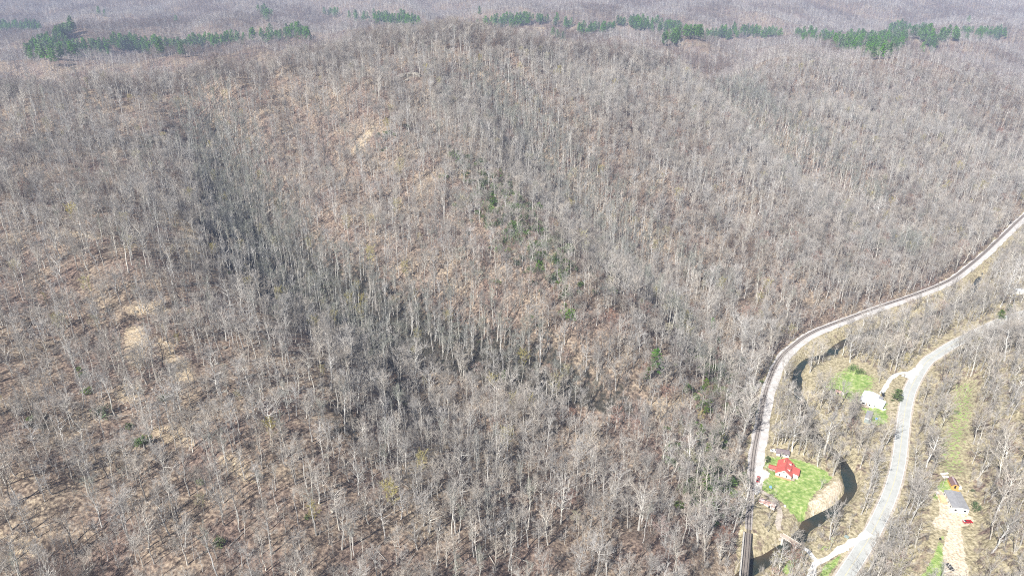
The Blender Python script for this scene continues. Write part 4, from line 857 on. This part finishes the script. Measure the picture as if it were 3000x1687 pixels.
def open_ground(x, y, pad=1.5, poly_pad=0, low=False):
    ok = np.ones(len(x), bool)
    ok &= pdist(x, y, ROAD) > 6.5 + pad; ok &= pdist(x, y, RIVER) > 5.6 + pad * .4; ok &= pdist(x, y, CORR) > 5.2 + pad
    for l in L23: ok &= pdist(x, y, l) > 1.8 + pad
    if not low: ok &= ~((pdist(x, y, ROAD) < 15) & (y > 440) & (np.interp(x, ROAD[:, 0], ROAD[:, 1]) > y)) & ~((pdist(x, y, off(ROAD, 0)) < 10) & (y > 440))
    if not low: ok &= ~((pdist(x, y, RAIL) < 17) & (y > 470) & (np.interp(x, RAIL[:, 0], RAIL[:, 1]) > y) & (x > 200))
    if low:
        for p in clear_polys: ok &= psd(x, y, p) > poly_pad
        for a, b_, r_ in bcl: ok &= np.hypot(x - a, y - b_) > r_
        for a_, b_ in ((2225, 1425), (2391, 1645), (2345, 1605), (2548, 1235)): ok &= np.hypot(x - onz(a_, b_, ZV)[0], y - onz(a_, b_, ZV)[1]) > 8
        return ok
    ok &= ~((pdist(x, y, RIVER) < 8.5) & (y > 290) & (y < 368)); ok &= psd(x, y, clear_polys[6]) > 4.5
    for a_, b_, r2_ in VIEWS: ok &= np.hypot(x - a_, y - b_) > r2_
    for p in clear_polys: ok &= psd(x, y, p) > poly_pad
    for a, b_, r_ in bcl: ok &= np.hypot(x - a, y - b_) > r_
    return ok
def jgrid(x0, x1, y0, y1, s):
    a = np.arange(x0, x1, s); b_ = np.arange(y0, y1, s); X, Y = np.meshgrid(a, b_); X = X.ravel() + rng.uniform(-.5, .5, X.size) * s; Y = Y.ravel() + rng.uniform(-.5, .5, Y.size) * s
    return X, Y
RAV = [resample(hit([p[0] for p in q], [p[1] for p in q]), 8) for q in
       ([(600,350),(660,450),(730,640),(850,820),(1100,960),(1350,1090),(1600,1240),(1850,1400),(2010,1490)], [(1430,300),(1500,340),(1620,500),(1750,650),(1950,850),(2120,1080)], [(2100,250),(2200,340),(2330,460),(2480,600),(2600,740)])]
def ravine(x, y):
    d = np.full(len(x), 1e9)
    for r_ in RAV: d = np.minimum(d, pdist(x, y, r_))
    return 1 - smooth(14, 52, d)
bare_pts = [hit([p[0] for p in q], [p[1] for p in q]) for q in ([(385,975),(410,1000),(400,1060)], [(520,1060),(545,1100)], [(545,670),(570,720)], [(1110,380),(1060,430)])]
def bare_patch(x, y):
    d = np.full(len(x), 1e9)
    for p in bare_pts: d = np.minimum(d, pdist(x, y, p))
    return smooth(3, 13, d)

parts_x, parts_y, parts_k, parts_s = [], [], [], []
names = list(VAR.keys()); idx = {k: i for i, k in enumerate(names)}
def put(x, y, keys, wts, smin=.8, smax=1.2):
    n = len(x); w_ = np.array(wts, float); k = rng.choice([idx[q] for q in keys], n, p=w_ / w_.sum())
    parts_x.append(x); parts_y.append(y); parts_k.append(k); parts_s.append(rng.uniform(smin, smax, n))
NEARY = 1150
# main canopy of the near hills
X, Y = jgrid(-900, 1300, 150, NEARY + 150, 5.9)
z = hz(X, Y); rav = ravine(X, Y)
clump = fbm(X / 60, Y / 60, 51, 3)
lf = 1 - smooth(-60, 60, X - 60 + (Y - 350) * .45)
dens = (.78 - .24 * lf + .35 * rav + (clump - .5) * .9) * bare_patch(X, Y)
dens = np.where((z < -279), .78 + (clump - .5) * 1.1, dens)
k = (rng.random(len(X)) < dens); X, Y, rav, z, clump = X[k], Y[k], rav[k], z[k], clump[k]
k = open_ground(X, Y) & visible(X, Y); X, Y, rav, z, clump = X[k], Y[k], rav[k], z[k], clump[k]
east = X > np.interp(Y, ROAD[:, 1], ROAD[:, 0])
inval = (z < -277) | (east & (Y < 600))
pr = rng.random(len(X)); tall = (rav > rng.random(len(X)) * .8) & ~inval
put(X[tall], Y[tall], ['hollow0','hollow1','hollow2','poplar0','poplar1','poplar2','sycamore1','budding','dark1'], [4,4,4,.8,.8,1,.3,.6,1], .6, 1.0)
tone = fbm(X / 110, Y / 110, 87, 3) + rng.normal(0, .06, len(X)) - .12 * (1 - smooth(.05, .22, gully(X, Y))) + .03; m = ~tall & ~inval
crest = resample([(ray(a_, b_)[0] * D_, ray(a_, b_)[1] * D_) for a_, b_, D_ in [(-60,265,860),(0,265,860),(300,250,870),(600,232,890),(850,205,915),(1000,160,950),(1150,125,980),(1400,112,1000),(1600,135,1060),(1900,165,1160)]], 15)
cr = m & (pdist(X, Y, crest) < 48) & (rng.random(len(X)) < .8); put(X[cr], Y[cr], ['dark0','dark1','oak0','oak1','oak3'], [5,3,2,2,1], .65, 1.1); m = m & ~cr
lau = np.minimum(psd(X, Y, poly(GREENS[1][0])), psd(X, Y, poly(GREENS[2][0]))); m = m & ~((lau < 12) & (rng.random(len(X)) < .3))
for sel, ks, ws in ((tone < .45, ['oak0','oak1','oak2','dark0','dark1','maple','sapling','snag','hollow1'], [3,3,4,2.4,2.4,.9,3,.15,.8]),
                    ((tone >= .45) & (tone < .56), ['oak0','oak1','oak2','oak3','dark1','hollow1','sapling','budding','poplar2'], [4,3,4,2,1,1.2,3,.3,.6]),
                    (tone >= .56, ['oak0','oak1','oak3','poplar1','poplar2','hollow2','sapling','pale_snag','budding','oak2'], [2.5,2,3,1.5,1.5,1,2.6,.1,.4,3])):
    q = m & sel; lg = rng.random(len(X)) < .35
    put(X[q & lg], Y[q & lg], ks, ws, .8, 1.02); put(X[q & ~lg], Y[q & ~lg], ks, ws, .42, .8)
m = inval
put(X[m], Y[m], ['sycamore0','sycamore1','poplar1','oak0','oak2','sapling','budding','oak1','dark1','maple'], [.9,.9,.9,3,3,2.2,.6,3,1.2,.6], .5, 1.05)
# saplings and brush beneath
X, Y = jgrid(-900, 1300, 150, NEARY, 4.2)
z = hz(X, Y); c2 = fbm(X / 25, Y / 25, 61, 3); dd = (.48 + (c2 - .5) * 1.9) * bare_patch(X, Y); dd = np.where(z < -279, dd * 1.2 + .1, dd); k = rng.random(len(X)) < dd; X, Y = X[k], Y[k]
k = open_ground(X, Y, .3, 0, True) & visible(X, Y, 6); X, Y = X[k], Y[k]; BRX, BRY = X, Y
BRK = rng.choice([idx[q] for q in ('brush0','brush1','brush2','brush3','sapling')], len(X), p=[.32,.33,.15,.08,.12]); BRS = rng.uniform(.6, 1.25, len(X))
# pines on the far ridges: outlines of the stands as they lie on the ground
STANDS = [([(0,88),(60,90),(125,85),(120,100),(0,104)],60),([(158,122),(190,98),(225,88),(228,98),(185,128)],26),
          ([(80,165),(95,140),(130,130),(175,140),(250,148),(325,150),(322,170),(250,178),(150,180),(85,182)],85),
          ([(330,135),(380,130),(450,140),(520,142),(600,130),(690,122),(710,130),(620,148),(540,168),(470,172),(390,158),(335,150)],95),
          ([(690,125),(760,118),(840,105),(880,100),(915,118),(910,128),(820,130),(700,135)],42),([(755,45),(790,42),(805,50),(795,72),(765,62)],12),([(948,45),(972,44),(1005,50),(1000,56),(950,54)],7),
          ([(1020,58),(1100,60),(1200,66),(1238,75),(1225,86),(1120,82),(1030,72)],60),([(1395,88),(1440,75),(1500,66),(1600,66),(1640,74),(1635,82),(1540,80),(1450,92),(1400,95)],52),
          ([(1655,82),(1675,78),(1672,96),(1658,92)],5),([(1690,96),(1760,92),(1800,92),(1795,104),(1700,108)],30),([(1805,74),(1870,72),(1960,84),(2050,108),(2060,128),(1980,112),(1900,98),(1815,84)],85),
          ([(1940,128),(1990,124),(1985,138),(1945,136)],12),([(2060,118),(2140,96),(2250,104),(2290,104),(2285,120),(2180,112),(2070,128)],55),
          ([(2325,108),(2400,112),(2500,118),(2600,110),(2650,105),(2650,140),(2620,175),(2560,178),(2480,160),(2420,136),(2335,124)],190),([(2590,95),(2640,84),(2700,92),(2730,112),(2742,152),(2728,160),(2700,125),(2640,108)],70),
          ([(2745,110),(2820,104),(2900,100),(2955,106),(2940,120),(2830,126),(2750,124)],60)]
PX_, PY_ = [], []
for pp, n_ in STANDS:
    P = np.array(pp, float); lo, hi = P.min(0), P.max(0); c = 0; tries = 0
    n_ = int(n_ * 1.45)
    while c < n_ and tries < 8000:
        tries += 1; q = rng.uniform(lo, hi)
        if psd(np.array([q[0]]), np.array([q[1]]), P)[0] < 0: PX_.append(q[0]); PY_.append(q[1]); c += 1
for q in [(290,44),(308,46),(518,76),(2835,68),(2838,60),(2600,1),(160,190),(1620,110),(1635,112),(1650,118),(2700,152),(1405,40)][:12]: PX_.append(q[0]); PY_.append(q[1] + 6)
PP = hit(PX_, PY_); PP = PP[~np.isnan(PP[:, 0])]
PK = rng.choice([idx['pine0'], idx['pine1'], idx['pine2']], len(PP)); PS = rng.uniform(1.0, 1.5, len(PP))

# far hills
X, Y = jgrid(-2600, 2900, NEARY, 3600, 8.6)
k = rng.random(len(X)) < .75 + (fbm(X / 140, Y / 140, 55, 3) - .5) * .8; X, Y = X[k], Y[k]; k = visible(X, Y, 14, 1.05); X, Y = X[k], Y[k]
k = np.ones(len(X), bool)
u_ = rng.random(len(X)); A_ = X / Y
for q in PP:
    side = abs(A_ - q[0] / q[1]) * q[1]; dy_ = q[1] - Y
    k &= ~((side < 5.5) & (dy_ > -6) & (dy_ < 20)); k &= ~((side < 7) & (dy_ >= 45) & (dy_ < 110) & (u_ < .5))
X, Y = X[k], Y[k]
FX, FY = X, Y; g2 = gully_far(X, Y); ft = fbm(X / 150, Y / 150, 91, 3) + rng.normal(0, .05, len(X)) - .16 * (1 - smooth(.06, .26, g2)) + .05; FK = rng.choice([idx['far%d' % q] for q in range(4)], len(X), p=[.42,.3,.16,.12])
FK = np.where((ft < .44) & (rng.random(len(X)) < .8), idx['far3'], FK); FK = np.where((ft > .58) & (rng.random(len(X)) < .4), idx['far2'], FK); FS = rng.uniform(.55, .92, len(X))
# ------------------------------------------------------------------ individual trees
LAB = {'hollow0':('tall grey green lichened tree in the shady hollow','tall lichened trees'),'hollow1':('grey green tree with a rounded crown in the shady hollow','rounded lichened trees'),'hollow2':('very tall pale trunk with a grey green crown in the hollow','pale trunked lichened trees'),'oak0':('broad grey tree with even spreading crown on the wooded slope','bare broad grey trees'),'oak1':('tall grey bare tree with forked limbs on the wooded slope','bare forked grey trees'),
 'oak2':('medium grey tree with narrow oval crown on the wooded slope','bare oval crowned trees'),'oak3':('pale crooked tree with wide low limbs on the wooded slope','pale crooked bare trees'),
 'dark0':('dark barked tree with brown twigs on the wooded slope','dark barked bare trees'),'dark1':('small dark barked bare tree with sparse grey twigs','small dark barked trees'),
 'poplar0':('very tall straight pale trunk with small crown','very tall straight pale trees'),'poplar1':('slender straight pale trunk with tiny crown','slender straight pale trees'),'poplar2':('tall pale tree with whitish upswept crown','tall pale upswept trees'),
 'sycamore0':('large white limbed tree with broad crown','large white limbed trees'),'sycamore1':('white barked tree forking low','low forking white barked trees'),
 'budding':('bare tree hazy with yellow green buds','yellow green budding trees'),'maple':('small bare tree hazy with reddish buds','reddish budding trees'),'sapling':('young thin grey sapling with short twigs','thin grey saplings'),
 'snag':('dark dead trunk with a few broken limbs','dark dead trunks'),'pale_snag':('bleached white dead tree with gnarled bare limbs','bleached dead trees')}
def tree(key, x, y, s, name, label, cat, group=None, rz=None, lean=None, dz=0):
    a, c, j = VAR[key]
    o = bpy.data.objects.new(name, None); col.objects.link(o); o.location = (x, y, float(hz(x, y)) + ZC - .15 + dz); o.rotation_euler = (lean or random.gauss(0, .04), random.gauss(0, .04), random.uniform(0, 6.28) if rz is None else rz); o.scale = (s, s, s)
    tag(o, label, cat, group)
    link('trunk', a, o); link('crown', c, o); return o
TX = np.concatenate(parts_x); TY = np.concatenate(parts_y); TK = np.concatenate(parts_k); TS = np.concatenate(parts_s)
HH = np.array([HT.get(q, 18) for q in names])[TK] * TS; zz = hz(TX, TY); px, py, d = proj(TX, TY, zz); _, py2, _ = proj(TX, TY, zz + HH)
inf = (px > 15) & (px < 2985) & (py < 1700) & (py2 > 5); sc_ = np.where(inf, (py - py2), 0)
top = np.argsort(-sc_)[:300]
def zone(x, y, qx, qy):
    if x > np.interp(y, ROAD[:, 1], ROAD[:, 0]): return 'between the main road and the sandy yard' if qx < 2740 else 'right of the sandy yard'
    if x > np.interp(y, RAIL[:, 1], RAIL[:, 0]): return 'near the creek' if qy > 1250 else 'by the meadow bend'
    if min(pdist(np.array([x]), np.array([y]), HOLLOWS[0][0])) < 45: return 'in the long hollow'
    if qx > 1850: return 'above the railway'
    return 'low on the slope, left edge' if qx < 350 else ('below the sandy slide' if qx < 800 else ('amid the stony litter slope' if qx < 1250 else 'low on the middle slope'))
for i in top:
    k_ = names[TK[i]]; lb, gp = LAB[k_]; lb = lb.replace(' on the wooded slope', '').replace(' in the shady hollow', '').replace(' in the hollow', '')
    zn = zone(TX[i], TY[i], px[i], py[i]); tree(k_, TX[i], TY[i], TS[i], 'bare_tree', lb + ' ' + zn, 'tree', gp + ' ' + zn)
rest = np.ones(len(TX), bool); rest[top] = False
# trees that stand out, placed where they are seen
def named_tree(key, px, py, s, label, name='bare_tree', cat='tree', group=None, **kw):
    p = hit(px, py)[0]; return tree(key, p[0], p[1], s, name, label, cat, group, **kw)
named_tree('pale_snag', 795, 800, 1.25, 'gnarled bone white tree standing out at the edge of the dark hollow')
named_tree('poplar2', 1100, 690, 1.0, 'bright white forked tree in the middle of the dark hollow')
named_tree('budding', 1090, 800, 1.15, 'yellowish budding tree with a bright crown in the hollow')
named_tree('dark0', 480, 1085, 1.1, 'dark tree with heavy limbs beside the bare sandy slide'); named_tree('dark0', 535, 900, 1.0, 'dark forked tree above the bare sandy slide')
named_tree('snag', 1040, 1290, 1.1, 'black leaning dead trunk on the reddish leaf littered slope'); named_tree('snag', 1015, 1185, .95, 'dark broken dead trunk above the reddish leaf littered slope')
named_tree('sycamore0', 2415, 1330, 1.05, 'large white sycamore with three limbs at the creek bank above the lawn'); named_tree('sycamore0', 2372, 1092, .85, 'wide crowned grey tree on the sand bar by the creek bend'); named_tree('sycamore1', 2490, 1062, .8, 'pale leaning tree between the creek and the meadow')
named_tree('sycamore1', 2622, 1090, .8, 'pale tree leaning over the mouth of the gravel driveway'); named_tree('oak0', 2520, 1370, .7, 'grey tree on the creek bank facing the lawn'); named_tree('sycamore0', 2170, 1530, 1.05, 'big white limbed tree between the railway and the long shed')
named_tree('sycamore1', 2596, 1300, .75, 'tree overhanging the left edge of the main road'); named_tree('oak0', 2290, 1300, .55, 'round grey tree behind the dark roofed outbuilding'); named_tree('oak2', 2345, 1310, .55, 'grey tree right of the dark roofed outbuilding')
named_tree('oak0', 2402, 1435, .35, 'round bare bush tree at the edge of the sand bar'); named_tree('oak0', 2575, 1122, .5, 'round bare tree north of the white roofed house')
named_tree('cedar', 2628, 1172, 1.1, 'dense round yellow green cedar standing alone beside the main road', 'cedar_tree'); named_tree('cedar', 2247, 1350, .5, 'small dark green cedar by the walkway beside the railway', 'cedar_tree')
named_tree('pine0', 1920, 1105, .95, 'lone dark green pine on the lower rocky slope', 'pine_tree'); named_tree('hemlock', 1892, 1118, .8, 'short olive evergreen beside the lone pine', 'evergreen_tree')
named_tree('hemlock', 2062, 1160, 1.0, 'dark evergreen below the bright green thicket', 'evergreen_tree'); named_tree('hemlock', 2050, 1300, 1.0, 'upper light green evergreen of the pair above the railway', 'evergreen_tree'); named_tree('hemlock', 2072, 1350, .95, 'lower light green pine of the pair above the railway', 'pine_tree')
for k, (a_, b_, s_) in enumerate([(2100,1030,.9),(2112,1110,.8),(2070,1215,.9),(2088,1385,.8),(2062,1420,.9),(2100,1250,.7),(2125,1180,.6),(2045,1330,.8)]):
    named_tree('hemlock', a_, b_, s_, ['upper','sunny','leaning','short','broad','thin','small','crowded'][k] + ' evergreen among the greenery in the gully above the railway', 'evergreen_tree')
named_tree('hemlock', 2085, 1060, .8, 'dark evergreen above the bright green thicket', 'evergreen_tree'); named_tree('pine2', 2088, 965, .5, 'small green pine high above the railway bend', 'pine_tree')
named_tree('cedar', 2930, 935, 1.0, 'bright green evergreen thicket tree beside the end of the road', 'evergreen_tree'); named_tree('cedar', 2955, 915, .8, 'smaller bright evergreen beyond the end of the road', 'evergreen_tree'); named_tree('hemlock', 1475, 1120, .7, 'small dark evergreen low in the hollow', 'evergreen_tree')
for px_, py_, s, lb in [(598,1420,1.5,'bright green bush on the lower left slope'),(628,1600,2.1,'yellow green bush low on the left slope'),(85,1235,1.4,'green bush near the left edge'),(893,1520,1.0,'small green bush low in the middle of the slope'),
                        (2493,1082,1.2,'dark round shrub at the top of the meadow'),(2515,1092,1.2,'green shrub beside the dark round one in the meadow'),(2588,1150,.6,'small shrub beside the driveway'),(1370,495,1.6,'isolated green shrub above the pale rock'),
                        (2857,1475,1.1,'green shrub behind the grey roofed home'),(2850,1435,.9,'green shrub beside the short utility pole'),(2864,1495,1.1,'dark green shrub right of the grey roofed home'),(2798,1212,1.2,'green shrub in the grassy clearing')]:
    named_tree('laurel1' if 'dark' in lb or 'isolated' in lb else 'privet0', px_, py_, s, lb, 'green_shrub', 'shrub')
# pines: the 300 nearest as individuals
pd_ = np.hypot(PP[:, 0], PP[:, 1]); so2 = np.argsort(pd_); ind = so2[:290]; rp = so2[290:]
for i in ind:
    side = proj(PP[i, 0], PP[i, 1], hz(*PP[i]))[0]
    lb = 'green pine in the stand along the far left ridge' if side < 1300 else ('green pine in the stand along the ridge behind the summit' if side < 2300 else 'green pine in the dense stand along the far right ridge')
    tree(names[PK[i]], PP[i, 0], PP[i, 1], PS[i], 'pine_tree', lb, 'pine', lb.replace('green pine in the', 'pines of the'))

# ------------------------------------------------------------------ masses nobody could count, each one object
def scatter(name, X, Y, Kk, S, label, dz=-.15):
    used = sorted(set(int(q) for q in Kk)); remap = {u: i for i, u in enumerate(used)}
    me = bpy.data.meshes.new(name); n = len(X)
    co = np.column_stack([X, Y, hz(X, Y) + ZC + dz]).astype(np.float32)
    me.vertices.add(n); me.vertices.foreach_set('co', co.ravel())
    a = me.attributes.new('variant', 'INT', 'POINT'); a.data.foreach_set('value', np.array([remap[int(q)] for q in Kk], np.int32))
    a = me.attributes.new('size', 'FLOAT', 'POINT'); a.data.foreach_set('value', S.astype(np.float32))
    a = me.attributes.new('turn', 'FLOAT_VECTOR', 'POINT'); a.data.foreach_set('vector', np.column_stack([rng.normal(0, .05, n), rng.normal(0, .05, n), rng.uniform(0, 6.28, n)]).astype(np.float32).ravel())
    o = link(name, me); tag(o, label, None, None, 'stuff')
    ng = bpy.data.node_groups.new(name, 'GeometryNodeTree'); ng.interface.new_socket('Geometry', in_out='INPUT', socket_type='NodeSocketGeometry'); ng.interface.new_socket('Geometry', in_out='OUTPUT', socket_type='NodeSocketGeometry')
    N = ng.nodes.new; L = ng.links.new; gi = N('NodeGroupInput'); go = N('NodeGroupOutput'); ip = N('GeometryNodeInstanceOnPoints')
    gti = N('GeometryNodeGeometryToInstance')
    for u in reversed(used):                         # a join keeps the last link first
        ob = bpy.data.objects.new('source_' + names[u], VAR[names[u]][2])
        oi = N('GeometryNodeObjectInfo'); oi.inputs['Object'].default_value = ob; L(oi.outputs['Geometry'], gti.inputs[0])
    L(gi.outputs[0], ip.inputs['Points']); L(gti.outputs[0], ip.inputs['Instance']); ip.inputs['Pick Instance'].default_value = True
    def attr(nm, ty):
        q = N('GeometryNodeInputNamedAttribute'); q.data_type = ty; q.inputs[0].default_value = nm; return q.outputs[0]
    L(attr('variant', 'INT'), ip.inputs['Instance Index']); L(attr('size', 'FLOAT'), ip.inputs['Scale'])
    L(attr('turn', 'FLOAT_VECTOR'), ip.inputs['Rotation']); L(ip.outputs[0], go.inputs[0])
    md = o.modifiers.new('scatter', 'NODES'); md.node_group = ng
    return o
scatter('forest', TX[rest], TY[rest], TK[rest], TS[rest], 'leafless grey forest covering the near hills')
scatter('undergrowth', BRX, BRY, BRK, BRS, 'leafless brush and saplings under the trees')
scatter('far_forest', FX, FY, FK, FS, 'leafless forest covering the far hills')
if len(rp): scatter('pine_forest', PP[rp, 0], PP[rp, 1], PK[rp], PS[rp], 'pines far off on the ridges')
# evergreen shrubs below the rocks and by the railway
SX, SY, SK = [], [], []
for (pp, _v), n_, ks in zip(GREENS, [14, 240, 90, 30, 40, 10, 22, 8], [('laurel0','laurel1','laurel0','privet0')] * 2 + [('privet0','laurel0','privet0')] + [('laurel0','privet0')] * 5):
    P = poly(pp); lo, hi = P.min(0), P.max(0); q = rng.uniform(lo - 25, hi + 25, (n_ * 12, 2)); q = q[psd(q[:, 0], q[:, 1], P) < rng.exponential(9, len(q))][:n_]
    SX += list(q[:, 0]); SY += list(q[:, 1]); SK += [idx[random.choice(ks)] for _ in range(len(q))]
SX = np.array(SX); SY = np.array(SY); SK = np.array(SK); kk = open_ground(SX, SY, 1); SX, SY, SK = SX[kk], SY[kk], SK[kk]
scatter('evergreen_undergrowth', np.array(SX), np.array(SY), np.array(SK), rng.uniform(.8, 2.4, len(SX)), 'glossy evergreen shrubs in thickets on the slope')
HX, HY = [], []
for (pl_, dep, wid), n_ in zip(HOLLOWS, [560, 240, 180, 40, 40, 50]):
    q = pl_[rng.integers(0, len(pl_), n_)] + rng.normal(0, wid * .55, (n_, 2)); q = q[fbm(q[:, 0] / 22, q[:, 1] / 22, 77, 3) > .42]; q = q[hz(q[:, 0], q[:, 1]) > -276]; HX += list(q[:, 0]); HY += list(q[:, 1])
scatter('hollow_undergrowth', np.array(HX), np.array(HY), np.full(len(HX), idx['darkbush']), rng.uniform(.6, 1.3, len(HX)), 'dark evergreen undergrowth in the shady hollows')
print('counts', len(TX), len(BRX), len(FX), len(PP), len(SX))

# ------------------------------------------------------------------ air
x0, x1, y0, y1, z0, z1 = -3400, 4400, -400, 5000, float(GZ.min()) + ZC - 1.5, max(float(GZ.max()) + ZC + 40, ZC + 15)
hv = [(x0,y0,z0),(x1,y0,z0),(x1,y1,z0),(x0,y1,z0),(x0,y0,z1),(x1,y0,z1),(x1,y1,z1),(x0,y1,z1)]
hm = bpy.data.materials.new('haze'); hm.use_nodes = True; t = hm.node_tree; t.nodes.clear()
ho = t.nodes.new('ShaderNodeOutputMaterial'); pv = t.nodes.new('ShaderNodeVolumePrincipled'); pv.inputs['Color'].default_value = (.58, .70, 1, 1); pv.inputs['Density'].default_value = HAZE; pv.inputs['Anisotropy'].default_value = .0
t.links.new(pv.outputs[0], ho.inputs['Volume'])
tag(link('haze', mesh_from('haze', hv, [(3,2,1,0),(4,5,6,7),(0,1,5,4),(1,2,6,5),(2,3,7,6),(3,0,4,7)], [hm])), 'thin bluish air over the hills', None, None, 'stuff')
